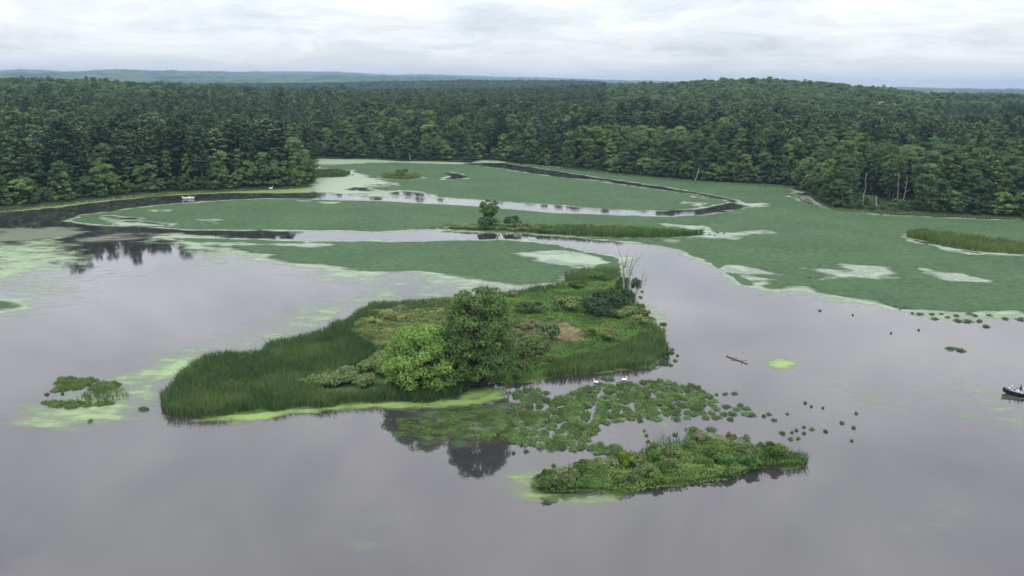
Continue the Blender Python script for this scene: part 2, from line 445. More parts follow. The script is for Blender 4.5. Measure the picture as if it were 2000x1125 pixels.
# upper edge, then lower edge, of the boat channel that loops through the mats
CH_TOP = [(-60, 424), (0, 416), (117, 406), (213, 396), (306, 384), (370, 381), (444, 378), (615, 378.5), (707, 381), (827, 384), (867, 386), (934, 391), (973, 394), (1098, 402), (1169, 408),
          (1300, 413), (1353, 409), (1407, 400), (1424, 395), (1417, 391), (1371, 381), (1300, 372), (1169, 354), (1062, 342), (991, 331), (938, 323.5), (905, 321), (800, 318), (760, 316), (800, 315), (909, 317), (973, 317.5), (1044, 327),
          (1133, 342), (1222, 354), (1300, 366), (1389, 381), (1435, 390), (1467, 402), (1442, 408), (1371, 419), (1300, 423), (1169, 419), (1062, 414), (973, 405), (902, 401), (813, 396),
          (760, 392), (604, 388), (516, 388), (391, 393), (284, 404), (213, 412), (160, 420), (131, 431), (160, 436), (199, 441), (320, 447), (377, 449), (533, 450), (700, 453), (753, 452), (840, 449),
          (900, 452), (1040, 458), (1180, 468), (1250, 476), (1320, 490), (1356, 504), (1397, 527), (1442, 557), (1420, 600), (1250, 580), (1212, 504), (1160, 491), (1085, 477), (1011, 467), (955, 468), (778, 470), (600, 470), (533, 468),
          (355, 463), (249, 457), (150, 470), (-60, 480)]
CHANNEL = P(CH_TOP)
MATS = [P([(625, 322), (760, 317), (900, 320), (950, 322), (1062, 340), (1300, 370), (1424, 393), (1410, 402), (1350, 411), (1300, 414), (1100, 403), (934, 392), (870, 386), (800, 374), (730, 372), (700, 366), (775, 358),
           (740, 352), (715, 345), (690, 333), (655, 330), (622, 327)]),
        P([(980, 316), (1133, 333), (1300, 350), (1442, 359), (1549, 366), (1570, 382), (1600, 400), (1727, 418), (2000, 430), (2400, 450), (2500, 640), (2000, 619), (1972, 611), (1897, 613), (1823, 606), (1763, 600), (1720, 588), (1660, 572),
           (1600, 560), (1569, 561), (1501, 564), (1450, 557), (1397, 526), (1356, 505), (1300, 490), (1200, 470), (1060, 462), (840, 450), (700, 454), (377, 450), (199, 442), (131, 431), (160, 419), (284, 403),
           (516, 387), (813, 395), (1062, 413), (1300, 422), (1442, 407), (1467, 401), (1300, 366), (1044, 328)]),
        P([(335, 465), (600, 471), (778, 471), (955, 469), (1044, 473), (1098, 480), (1169, 497), (1212, 506), (1215, 545), (1110, 546), (1010, 556), (917, 543), (850, 533), (800, 530), (742, 534), (700, 525),
           (624, 516), (580, 516), (540, 508), (460, 499), (432, 486), (380, 482)]),
        P([(-40, 588), (40, 582), (84, 590), (60, 598), (0, 606), (-40, 610)])]
MAT_HOLES = [P([(1330, 444), (1300, 438), (1370, 440), (1395, 452), (1490, 452), (1420, 466), (1320, 470), (1380, 460)]),
             P([(1590, 545), (1605, 528), (1650, 530), (1668, 515), (1725, 518), (1742, 530), (1700, 540), (1640, 546)]),
             P([(1820, 533), (1870, 538), (1915, 549), (1880, 547)]),
             P([(1000, 496), (1060, 490), (1170, 500), (1205, 512), (1150, 520), (1050, 506)]),
             P([(1410, 518), (1450, 520), (1475, 530), (1440, 533)]), P([(1455, 540), (1500, 545), (1510, 556), (1480, 560)]),
             P([(372, 429), (405, 430), (435, 437), (415, 439), (385, 434)]), P([(285, 411), (312, 410), (310, 413), (290, 414)]),
             P([(200, 424), (250, 428), (215, 431)]), P([(210, 432), (330, 438), (320, 442), (230, 440)]), P([(575, 391), (660, 395), (650, 397), (590, 394)]),
             P([(868, 340), (872, 336), (893, 340), (912, 346), (890, 350), (870, 350), (882, 345)]),
             P([(1440, 397), (1495, 396), (1498, 400), (1465, 405)]), P([(1345, 397), (1380, 397), (1370, 402)]),
             P([(400, 476), (640, 477), (640, 479), (400, 479)]), P([(1530, 383), (1570, 385), (1600, 398), (1560, 393)]),
             P([(1765, 460), (1800, 466), (1850, 482), (1900, 493), (2000, 499), (1900, 497), (1840, 485)])]

X0, X1, Y0, Y1 = -420.0, 380.0, 70.0, 580.0
def grid(dx, dy):
    xs = np.arange(X0, X1 + dx, dx); ys = np.arange(Y0, Y1 + dy, dy)
    return np.meshgrid(xs, ys)

ISLAND = {
 'main': [(312, 793), (320, 772), (340, 747), (376, 718), (402, 704), (500, 695), (522, 683), (622, 657), (662, 637), (702, 615), (724, 603), (800, 596), (899, 589), (966, 583), (1029, 569), (1100, 557), (1106, 541), (1143, 530), (1205, 532),
          (1222, 552), (1240, 592), (1256, 606), (1272, 631), (1291, 645), (1304, 665), (1302, 696), (1265, 719), (1160, 730), (1029, 745), (973, 748), (917, 755), (884, 779), (824, 787), (749, 787), (656, 794), (600, 798), (560, 801), (400, 815), (340, 811)],
 'front': [(1032, 955), (1063, 962), (1136, 961), (1223, 966), (1281, 952), (1348, 945), (1423, 935), (1484, 915), (1536, 918), (1568, 909), (1571, 893), (1542, 887), (1484, 878), (1455, 868), (1397, 857), (1348, 850), (1333, 866), (1240, 890), (1165, 908), (1121, 918), (1049, 938)],
 'middle': [(858, 446), (880, 443), (1000, 444), (1100, 446), (1200, 447), (1300, 450), (1375, 456), (1371, 460), (1300, 465), (1228, 465), (1180, 464), (1060, 457), (980, 451), (936, 451), (880, 448)],
 'right': [(1772, 464), (1776, 459), (1800, 457), (1880, 463), (2000, 480), (2150, 497), (2150, 508), (2000, 497), (1897, 491), (1852, 480)],
 'far_west': [(606, 348), (675, 345.5), (684, 341), (670, 336.5), (606, 335)],
 'far_small': [(741, 347), (760, 350), (800, 351), (826, 347.5), (815, 343), (770, 342), (745, 344)],
}
ISL = {k: P(v) for k, v in ISLAND.items()}

def sheet(name, f, z, dx, dy, mat, gx, gy, vattr=None, keep=0.0, snap=True, faces_only=False):
    """cells of a grid where f > keep, the rim pulled onto the line f = keep"""
    ny, nx = f.shape
    g = f - keep
    pos = g > 0
    cell = pos[:-1, :-1] | pos[1:, :-1] | pos[:-1, 1:] | pos[1:, 1:]
    vx, vy = gx.copy(), gy.copy()
    if snap:
        ddy, ddx = np.gradient(g, dy, dx)
        l2 = ddx ** 2 + ddy ** 2 + 1e-6
        neg = ~pos
        sx = np.clip(-g * ddx / l2, -dx * 1.2, dx * 1.2); sy = np.clip(-g * ddy / l2, -dy * 1.2, dy * 1.2)
        vx[neg] += sx[neg]; vy[neg] += sy[neg]
    idx = np.arange(ny * nx).reshape(ny, nx)
    q = np.stack([idx[:-1, :-1][cell], idx[:-1, 1:][cell], idx[1:, 1:][cell], idx[1:, :-1][cell]], -1)
    used = np.unique(q); remap = np.full(ny * nx, -1); remap[used] = np.arange(len(used))
    v = np.stack([vx.ravel()[used], vy.ravel()[used], z.ravel()[used] if isinstance(z, np.ndarray) else np.full(len(used), z)], -1)
    va = {k: a.ravel()[used] for k, a in (vattr or {}).items()}
    return mesh_np(name, v, remap[q], [mat], True, vattr=va)

# ------------------------------------------------------------------ ground, water
_RIDGES = []   # (distance, depth, [(photo x, photo y of the treetops)], treetop allowance)
def az_of(px): return np.arctan2((np.asarray(px, float) - 1000) / FPX, 1.0)
def horizon_y(px): return 169.0 + (np.asarray(px, float) - 1000) * math.tan(ROLL)
def ridge(dist, depth, prof, trees):
    p = np.array(prof, float)
    el = (horizon_y(p[:, 0]) - p[:, 1]) / FPX
    _RIDGES.append((dist, depth, az_of(p[:, 0]), CAM_H + dist * el - trees))
ridge(1250, 380, [(960, 178), (1100, 172), (1180, 167), (1300, 160.5), (1350, 156), (1450, 153.5), (1550, 157), (1600, 161), (1700, 169), (1760, 175), (1850, 184)], 26)
ridge(1150, 330, [(-300, 176), (-100, 165), (60, 159), (160, 158), (260, 161), (400, 168), (520, 178)], 24)
ridge(2700, 600, [(-200, 170), (300, 166), (500, 166), (700, 164), (900, 161), (1100, 162), (1250, 166), (1500, 180), (1900, 186), (2300, 190)], 19)
ridge(4700, 700, [(-300, 152), (0, 146), (150, 147), (250, 150), (420, 153), (560, 150), (620, 148), (700, 147), (830, 151), (960, 158), (1100, 160), (1300, 168), (1680, 173), (1800, 173.5), (2000, 177), (2300, 181)], 20)
ridge(6600, 900, [(-300, 150), (-50, 146), (120, 145), (180, 141), (250, 138.5), (350, 140), (430, 139), (480, 142), (560, 146), (700, 151), (1000, 162), (1700, 172), (2300, 180)], 20)
ridge(9200, 1100, [(-300, 145), (0, 143), (70, 139), (110, 141), (200, 145), (420, 142), (620, 142), (650, 142.5), (760, 149), (860, 149), (990, 152), (1140, 157.5), (1290, 161), (1500, 170), (1740, 172), (1900, 176), (2300, 181)], 20)

def terrain(x, y, with_lake=True):
    r = np.hypot(x, y); az = np.arctan2(x, y)
    h = np.zeros_like(r)
    for d, w, a, t in _RIDGES:
        k = np.exp(-((r - d) / w) ** 2)
        h = np.maximum(h, np.interp(az, a, t, left=t[0], right=t[-1]) * k)
    und = fbm(x, y, 420, 5, 4) * 12 * sstep(450, 1100, r) + fbm(x, y, 90, 25, 3) * 4
    h = np.maximum(h, 0) + und * np.exp(-h / 60) + 2.5 + fbm(x, y, 1000, 55, 4) * 45 * sstep(3300, 5500, r)
    h = np.maximum(h, 0.4)
    if with_lake:
        sdv = -sdist_near(x, y, LAKE, 140)                 # positive on land
        sdv = np.where(r > 1400, 140, sdv)
        land = np.clip(h, 0.5, None) * sstep(2, 120, sdv) + np.clip(sdv * 0.22, -1.6, 0.9)
        h = np.where(sdv > 0, land, np.clip(sdv * 0.22, -1.6, 0))
    return h

TOP = []
def build_ground():
    fine = np.linspace(-44, 44, 470); side = np.arange(48, 316, 6.0)
    az = np.radians(np.concatenate([fine, side]))
    r = np.concatenate([np.linspace(20, 240, 40), np.linspace(243, 620, 170), np.geomspace(625, 12500, 190)])
    A, R = np.meshgrid(az, r)
    x = R * np.sin(A); y = R * np.cos(A)
    z = terrain(x, y)
    ny, nx = x.shape
    idx = np.arange(ny * nx).reshape(ny, nx); nxt = np.roll(idx, -1, axis=1)
    q = np.stack([idx[:-1], nxt[:-1], nxt[1:], idx[1:]], -1).reshape(-1, 4)
    TOP.append(float(z.max()))
    v = np.stack([x, y, z], -1).reshape(-1, 3)
    c = len(v); v = np.concatenate([v, [[0, 0, -1.6]]])
    t = np.stack([nxt[0], idx[0], np.full(nx, c)], -1)
    me = mesh_np('ground', v, [q, t], [M['forest_floor']], True)
    tag(link('ground', me), 'dark forest floor running from the shore up to the hills', kind='structure')
    # water
    w = np.array([[-720, -440, 0], [720, -440, 0], [720, 640, 0], [-720, 640, 0]], float)
    tag(link('water', mesh_np('water', w, np.array([[0, 1, 2, 3]]), [M['water']])), 'calm grey lake water mirroring the overcast sky', kind='structure')
build_ground()

def build_mats():
    dx, dy = 0.8, 1.1
    gx, gy = grid(dx, dy)
    nz = fbm(gx, gy, 14, 3, 5); nf = fbm(gx * 0.7, gy, 5, 31, 3)
    mats = np.full(gx.shape, -40.0)
    ch = sdist_near(gx, gy, CHANNEL, 40)
    away = sstep(-3, -14, ch)
    wx = fbm(gx * 0.5, gy, 16, 201, 5) * 16 * away; wy = fbm(gx * 0.4, gy, 12, 221, 5) * 11 * away
    for pl in MATS:
        mats = np.maximum(mats, sdist_near(gx + wx, gy + wy, pl, 40))
    shore = sdist_near(gx, gy, LAKE, 60)
    isl = np.full(gx.shape, -40.0)
    for k in ISL: isl = np.maximum(isl, sdist_near(gx, gy, ISL[k], 12))
    hol = np.full(gx.shape, -40.0)
    for pl in MAT_HOLES: hol = np.maximum(hol, sdist_near(gx + wx * .6, gy + wy * .7, pl, 25))
    dist = np.hypot(gx, gy)
    nh = fbm(gx * 0.6, gy, 2.4, 41, 3)
    wob = nz * (8 + 4 * sstep(200, 320, dist)) * np.where(ch > -5, 0.25, 1.0) + nf * 2.5 + nh * 1.5
    f = np.minimum(mats, -ch - 1.2) + wob - 0.3
    f = np.minimum(f, -hol - 0.2 + nz * 11 + nf * 5 + nh * 2)
    f = np.minimum(f, shore - 2.5 + nz * 3)
    f = np.minimum(f, -isl - 0.8)
    z = 0.05 + 0.02 * nf + 0.02 * nz
    rim = np.where(ch > -4, f * 3.0 + 1.5, f + 0.3)
    me = sheet('floating_leaf_mat', f + 1.2 * (ch < -4), z, dx, dy, M['mat'], gx, gy, {'rim': np.clip(rim, -8, 12)}, snap=False)
    tag(link('floating_leaf_mat', me), 'dense green carpet of floating leaves split by boat channels', kind='stuff')
    # duckweed: pale hem of the mats, scum in the bays, bright drifts against the islands
    dens = np.zeros_like(f); yel = np.zeros_like(f); dull = np.zeros_like(f)
    w1 = fbm(gx, gy, 22, 131, 4); w2 = fbm(gx, gy, 22, 151, 4); n3 = fbm(gx * 0.5, gy, 4.5, 171, 4)
    def put(pts, width, amount, y=0.0, d=0.0, n=1.0, cut=True):
        nonlocal dens, yel, dull
        a = min(width * 1.6, 9.0) * n
        s = sdist_near(gx + w1 * a * 1.5, gy + w2 * a, P(pts), width * 2.2)
        v = sstep(-width * 1.1, width * 0.9, s + (nz + n3 * 0.9) * width * 1.7 * n) * amount
        better = v > dens
        yel = np.where(better, y, yel); dull = np.where(better, d, dull); dens = np.maximum(dens, v)
    hem = sstep(-5.5, -0.5, f + nz * 5) * 0.75
    hem *= np.where(ch > -2, 0.9 * sstep(3.6, 0.2, ch + nf * 1.5), 1.0)
    dens = np.maximum(dens, hem)
    put([(620, 310), (780, 314), (940, 318), (900, 321), (700, 320), (625, 322)], 5, 0.9, 0.2)
    put([(612, 322), (690, 335), (760, 352), (775, 360), (700, 370), (800, 382), (860, 386), (610, 377), (604, 365), (618, 352)], 7, 0.95, 0.1)
    put([(860, 338), (880, 336), (915, 345), (905, 350), (868, 353), (820, 352)], 5, 0.8)
    put([(-60, 419), (117, 398), (213, 386), (341, 376), (526, 370), (604, 366), (612, 377), (444, 377), (306, 383), (117, 405), (0, 415)], 2.2, 1.0, 0.75, 0.35)
    put([(0, 445), (110, 445), (200, 452), (120, 466), (60, 472), (-40, 474)], 4, 0.95, 0.0, 1.0)
    put([(140, 466), (230, 455), (270, 468), (210, 476), (150, 476)], 4, 0.75, 0.0, 1.0)
    put([(60, 492), (110, 490), (130, 497), (90, 503)], 3, 0.6, 0.0, 1.0)
    put([(-40, 478), (60, 470), (150, 462), (120, 480), (170, 505), (130, 530), (0, 545), (-40, 560)], 8, 0.74, 0.25)
    put([(-40, 540), (110, 520), (170, 545), (140, 570), (90, 600), (-40, 640)], 12, 0.46, 0.3)
    put([(270, 458), (400, 466), (430, 490), (380, 492), (330, 478)], 6, 0.9, 0.2)
    put([(370, 490), (460, 500), (430, 512), (380, 508)], 6, 0.55, 0.3)
    put([(600, 516), (780, 530), (900, 535), (1010, 556), (900, 566), (800, 560), (640, 545)], 10, 0.62, 0.1)
    put([(430, 480), (700, 520), (830, 533), (700, 534), (560, 520), (450, 500)], 7, 0.8, 0.2)
    put([(1000, 492), (1060, 488), (1200, 500), (1215, 520), (1110, 540), (1040, 530), (1150, 520), (1050, 512)], 8, 0.95)
    put([(500, 655), (640, 600), (760, 560), (900, 560), (990, 566), (900, 588), (724, 602), (640, 645), (520, 682)], 12, 0.50, 0.2)
    put([(610, 635), (650, 610), (680, 612), (640, 640)], 5, 0.85, 0.4)
    put([(60, 800), (160, 775), (250, 745), (320, 700), (375, 690), (345, 740), (318, 775), (310, 800), (330, 822), (220, 836), (100, 832)], 7, 0.66, 0.45)
    put([(300, 740), (345, 705), (375, 692), (380, 710), (330, 755), (312, 790)], 3, 0.8, 0.5)
    put([(400, 822), (420, 814), (510, 806), (600, 797), (750, 787), (830, 787), (890, 778), (930, 758), (985, 755), (990, 772), (940, 786), (830, 797), (700, 800), (560, 812), (470, 825)], 1.6, 0.80, 0.9, 0.0, 1.0)
    put([(940, 758), (985, 754), (985, 765), (940, 782), (900, 785)], 2.5, 0.9, 1.0, 0.5, 0.8)
    put([(1494, 711), (1500, 706), (1515, 703.5), (1532, 704), (1546, 708), (1550, 713), (1544, 718), (1530, 721), (1512, 720), (1500, 717)], 1.9, 1.0, 0.9, 0.0, 0.45)
    put([(1030, 930), (1110, 905), (1170, 905), (1060, 930), (1040, 960), (1150, 966), (1230, 962), (1200, 972), (1120, 978), (1040, 968)], 2.8, 0.60, 0.85)
    put([(785, 805), (930, 790), (990, 795), (970, 850), (900, 862), (800, 850)], 4, 0.62, 0.0, 1.0)
    put([(560, 1040), (700, 1030), (800, 1070), (700, 1110), (560, 1100)], 8, 0.20, 0.2)
    put([(1440, 960), (1600, 940), (1700, 990), (1540, 1020)], 7, 0.18, 0.2)
    put([(1800, 980), (1960, 970), (2050, 1010), (1900, 1050), (1780, 1030)], 8, 0.20, 0.1)
    put([(1350, 820), (1150, 885), (1200, 892), (1280, 862)], 4, 0.4, 0.4)
    put([(1400, 530), (1442, 560), (1500, 567), (1620, 568), (1740, 598), (1640, 595), (1560, 584), (1460, 574)], 7, 0.5, 0.3)
    put([(1740, 598), (1830, 612), (2000, 618), (2000, 630), (1860, 625)], 4, 0.75, 0.6)
    put([(1590, 738), (1620, 745), (1720, 780), (1850, 805), (2000, 828), (2000, 836), (1850, 814), (1700, 788)], 2.6, 0.42, 0.5)
    put([(1700, 760), (1900, 745), (2050, 790), (2050, 825), (1850, 800)], 9, 0.30, 0.2)
    put([(1235, 560), (1262, 585), (1290, 640), (1270, 640), (1245, 600)], 3, 0.55, 0.2)
    put([(1320, 438), (1400, 440), (1440, 452), (1500, 452), (1420, 466), (1320, 471)], 5, 0.72, 0.0)
    put([(1590, 548), (1605, 526), (1650, 528), (1668, 512), (1725, 515), (1745, 530), (1700, 543), (1640, 549)], 4, 0.62, 0.0)
    put([(1810, 530), (1870, 536), (1925, 549), (1880, 549)], 4, 0.9, 0.0)
    put([(1440, 395), (1500, 395), (1500, 401), (1465, 407)], 4, 0.95, 0.0)
    put([(1528, 380), (1570, 383), (1605, 400), (1640, 409), (1600, 403), (1560, 395)], 3, 0.9, 0.1)
    put([(918, 318), (935, 313), (985, 314), (990, 319)], 3, 1.0, 0.1)
    put([(1000, 335), (1200, 356), (1190, 360), (1050, 346)], 5, 0.5, 0.0)
    for hp in ([(368, 428), (405, 429), (440, 437), (415, 441), (385, 436)], [(283, 410), (314, 409), (312, 414), (290, 415)], [(195, 423), (255, 428), (215, 432)], [(205, 431), (335, 438), (320, 443), (230, 441)],
               [(572, 390), (665, 395), (650, 398), (590, 395)], [(398, 475), (642, 476), (642, 480), (398, 480)], [(1343, 396), (1382, 396), (1370, 403)], [(1408, 516), (1452, 519), (1478, 531), (1440, 534)], [(1453, 538), (1502, 544), (1512, 557), (1480, 561)],
               [(1762, 459), (1800, 465), (1850, 481), (1900, 492), (2000, 498), (2000, 502), (1900, 499), (1840, 487)]):
        put(hp, 2.5, 0.9, 0.05)
    clear = sdist_near(gx, gy, P([(866, 340), (872, 337), (893, 340), (914, 346), (893, 349), (869, 350), (884, 345)]), 20)
    dens = dens * sstep(0.5, -1.5, clear + nf)
    keepf = np.minimum(dens - 0.10, np.minimum((-f + 4.0) * 0.2, (shore - 0.3) * 0.2))
    keepf = np.minimum(keepf, (-isl + 1.0) * 0.2)
    me = sheet('duckweed', keepf, 0.012, dx, dy, M['film'], gx, gy, {'dens': dens, 'yel': yel, 'dull': dull}, snap=False)
    tag(link('duckweed', me), 'pale film of duckweed drifting round the mats and islands', kind='stuff')
build_mats()

def build_islands():
    for k, pl in ISL.items():
        lo = pl.min(0) - 3; hi = pl.max(0) + 3
        d = 0.5 if k in ('main', 'front') else 0.9
        gx, gy = np.meshgrid(np.arange(lo[0], hi[0], d), np.arange(lo[1], hi[1], d))
        s = sdist(gx, gy, pl) + fbm(gx, gy, 4, 8, 3) * 1.4
        z = np.clip(s * 0.12, -0.05, 0.45) + fbm(gx, gy, 3, 12, 3) * 0.12 * sstep(0, 2, s)
        me = sheet('island_ground', s, z, d, d, M['marsh_soil'], gx, gy)
        tag(link('island_ground', me), None, kind='structure')
    pl = P([(1062, 645), (1095, 634), (1130, 642), (1150, 656), (1144, 669), (1110, 677), (1080, 670), (1056, 658)])
    lo = pl.min(0) - 2; hi = pl.max(0) + 2
    gx, gy = np.meshgrid(np.arange(lo[0], hi[0], .4), np.arange(lo[1], hi[1], .4))
    s = sdist(gx, gy, pl) + fbm(gx, gy, 4, 18, 5) * 7 - 0.6
    me = sheet('dry_grass_patch', s, 0.56 + fbm(gx, gy, 1.5, 19, 3) * 0.12, .4, .4, M['dry_grass'], gx, gy)
    tag(link('dry_grass_patch', me), None, kind='structure')
build_islands()

# ------------------------------------------------------------------ plants: shared mesh makers
def unit(v): return v / (np.linalg.norm(v, axis=-1, keepdims=True) + 1e-9)

def leaf_quads(c, n, size, asp=0.55, tint=None, droop=0.0):
    """diamond leaves: centres c, facing n"""
    k = len(c)
    rnd = RNG.normal(size=(k, 3))
    t = unit(np.cross(n, rnd)); b = np.cross(n, t)
    size = np.broadcast_to(np.asarray(size, float), (k,))[:, None]
    t[:, 2] -= droop; t = unit(t)
    v = np.stack([c - t * size * .5, c + b * size * asp * .5, c + t * size * .5, c - b * size * asp * .5], 1).reshape(-1, 3)
    f = np.arange(4 * k).reshape(k, 4)
    return v, f, (RNG.random(k) if tint is None else np.clip(tint, 0, 1))

def lobes_crown(centres, radii, per, size, flat=0.75, jit=0.55, up=0.25, tint_l=None, tscale=0.5):
    """leaf sprays on the shells of many small lobes; tint varies lobe by lobe"""
    C, Nn, T, S = [], [], [], []
    for i, (c, r) in enumerate(zip(centres, radii)):
        k = int(per * (r / np.mean(radii)) ** 2) + 4
        d = unit(RNG.normal(size=(k, 3))); d[:, 2] = np.where(d[:, 2] < -0.35, -d[:, 2], d[:, 2])
        rr = r * (0.55 + 0.5 * RNG.random(k) ** 0.6)
        C.append(np.asarray(c) + d * rr[:, None] * np.array([1, 1, flat]))
        nn = unit(d + jit * RNG.normal(size=(k, 3)) + np.array([0, 0, up]))
        Nn.append(nn)
        tl = (RNG.random() if tint_l is None else tint_l[i])
        T.append(tl * tscale + RNG.random(k) * (1 - tscale)); S.append(size * (0.7 + 0.6 * RNG.random(k)))
    return leaf_quads(np.concatenate(C), np.concatenate(Nn), np.concatenate(S), 0.6, np.concatenate(T))

def crown_mesh(name, mat, *a, **k):
    v, f, t = lobes_crown(*a, **k)
    return mesh_np(name, v, f, [mat], fattr={'tint': t})

def wiggle(p0, p1, n=5, amp=0.1):
    p0, p1 = np.array(p0, float), np.array(p1, float)
    t = np.linspace(0, 1, n)[:, None]
    w = RNG.normal(size=(n, 3)) * amp * np.linalg.norm(p1 - p0) * np.sin(t * math.pi)
    return p0 + (p1 - p0) * t + w

def broad_proto(i, H, R, mat, n_lobes=30, per=75, size=0.85, base=0.18, top_heavy=0.5):
    """a broadleaf forest tree of height H and crown radius R"""
    cs, rs = [], []
    for k in range(n_lobes):
        t = RNG.random() ** 0.8
        z = H * (base + (0.94 - base) * t)
        env = R * (math.sin(math.pi * min(1, (0.12 + 0.80 * t))) ** 0.6)
        a = RNG.random() * 2 * math.pi; q = env * math.sqrt(RNG.random()) * 0.9
        cs.append((math.cos(a) * q, math.sin(a) * q, z)); rs.append(R * (0.15 + 0.22 * RNG.random()))
    cs.append((0, 0, H * 0.93)); rs.append(R * 0.33)
    cm = crown_mesh('crown', mat, cs, rs, per, size, 0.7, 0.6, 0.3)
    b = MB()
    b.tube(wiggle((0, 0, -0.5), (RNG.normal() * .4, RNG.normal() * .4, H * 0.82), 7, 0.015), np.linspace(0.012 * H + .08, 0.05, 7), 7)
    for k in range(9):
        c = cs[k]; z0 = H * (0.25 + 0.4 * RNG.random())
        b.tube(wiggle((0, 0, min(z0, c[2] - .5)), c, 4, 0.05), np.linspace(0.11, 0.03, 4), 5)
    return cm, b.mesh('trunk', M['bark'], True)

def pine_proto(i, H, R, sparse=1.0):
    """an eastern white pine: whorls of level, plume-like boughs and an uneven top"""
    C, Nn, T, S = [], [], [], []
    b = MB()
    b.tube(wiggle((0, 0, -0.5), (RNG.normal() * .3, RNG.normal() * .3, H * 0.97), 8, 0.006), np.linspace(0.011 * H + .06, 0.03, 8), 7)
    z = H * (0.22 + 0.08 * RNG.random()); ph = RNG.random() * 6
    while z < H * 0.985:
        t = (z / H - 0.2) / 0.8
        env = R * (min(1, 0.55 + 1.6 * t) * max(0, 1 - t) ** 0.42 + 0.10)
        nb = 4 + int(RNG.random() * 2.2)
        ph += 0.7
        for k in range(nb):
            a = ph + k * 2 * math.pi / nb + RNG.normal() * 0.25
            L = env * (0.62 + 0.55 * RNG.random())
            if RNG.random() < 0.10: L *= 0.45
            lift = L * (0.05 + 0.28 * t + RNG.normal() * 0.07)
            tip = np.array([math.cos(a) * L, math.sin(a) * L, z + lift])
            b.tube(np.stack([[0, 0, z], tip * 0.5 + np.array([0, 0, z * .5 - lift * .1]), tip]), [0.07, 0.045, 0.015], 4)
            m_ = int((9 + 7.5 * L) * sparse)
            u = RNG.random(m_) ** 0.75 * 0.85 + 0.2
            side = RNG.normal(size=m_) * 0.16 * L * (1.15 - u * 0.6)
            p = np.stack([math.cos(a) * L * u - math.sin(a) * side, math.sin(a) * L * u + math.cos(a) * side, z + lift * u + RNG.normal(size=m_) * 0.22 + 0.15], -1)
            C.append(p)
            nn = unit(np.stack([math.cos(a) * 0.35 + RNG.normal(size=m_) * .45, math.sin(a) * .35 + RNG.normal(size=m_) * .45, 0.9 + RNG.normal(size=m_) * .25], -1))
            Nn.append(nn); tl = RNG.random()
            T.append(0.55 * tl + 0.45 * RNG.random(m_)); S.append(0.62 + 0.5 * RNG.random(m_))
        z += 0.55 + 0.75 * RNG.random() + 0.015 * H * (1 - t) * 0.8
    v, f, t = leaf_quads(np.concatenate(C), np.concatenate(Nn), np.concatenate(S), 0.6, np.concatenate(T), 0.1)
    return mesh_np('crown', v, f, [M['pine']], fattr={'tint': t}), b.mesh('trunk', M['bark'], True)

PINE = [pine_proto(i, 26, r, s) for i, (r, s) in enumerate([(4.3, 1.0), (4.9, 1.1), (3.8, 1.0), (5.2, 0.95), (4.4, 0.7), (4.6, 1.2)])]
BROAD = [broad_proto(i, 20, r, M['broad'], nl, 80, 0.62, bs) for i, (r, nl, bs) in enumerate([(4.2, 56, .16), (3.7, 50, .14), (4.6, 64, .2), (3.2, 42, .12), (4.0, 44, .26), (4.9, 70, .18)])]

BUSHY = [broad_proto(20 + i, 11, r, M['broad'], nl, 80, 0.75, .02) for i, (r, nl) in enumerate([(4.4, 34), (5.2, 40), (3.8, 28)])]

# ------------------------------------------------------------------ forest
def in_view_az(x, y): return np.abs(np.degrees(np.arctan2(x, y))) < 38.5

def forest_points():
    out = []
    for r0, r1, sp in ((230, 620, 6.5), (620, 900, 5.8), (900, 1500, 6.6), (1500, 2900, 9.0)):
        xs = np.arange(-r1 * 0.64, r1 * 0.64, sp); ys = np.arange(r0 * 0.75, r1, sp)
        gx, gy = np.meshgrid(xs, ys)
        gx = gx + (np.arange(gx.shape[0]) % 2)[:, None] * sp * .5
        gx = (gx + (RNG.random(gx.shape) - .5) * sp * .8).ravel(); gy = (gy + (RNG.random(gy.shape) - .5) * sp * .8).ravel()
        r = np.hypot(gx, gy)
        k = (r >= r0) & (r < r1) & in_view_az(gx, gy)
        out.append(np.stack([gx[k], gy[k]], -1))
    p = np.concatenate(out)
    shore = -sdist_near(p[:, 0], p[:, 1], LAKE, 300)
    shore = np.where(np.hypot(p[:, 0], p[:, 1]) > 1200, 300, shore)
    k = shore > 3.0
    return p[k], shore[k]

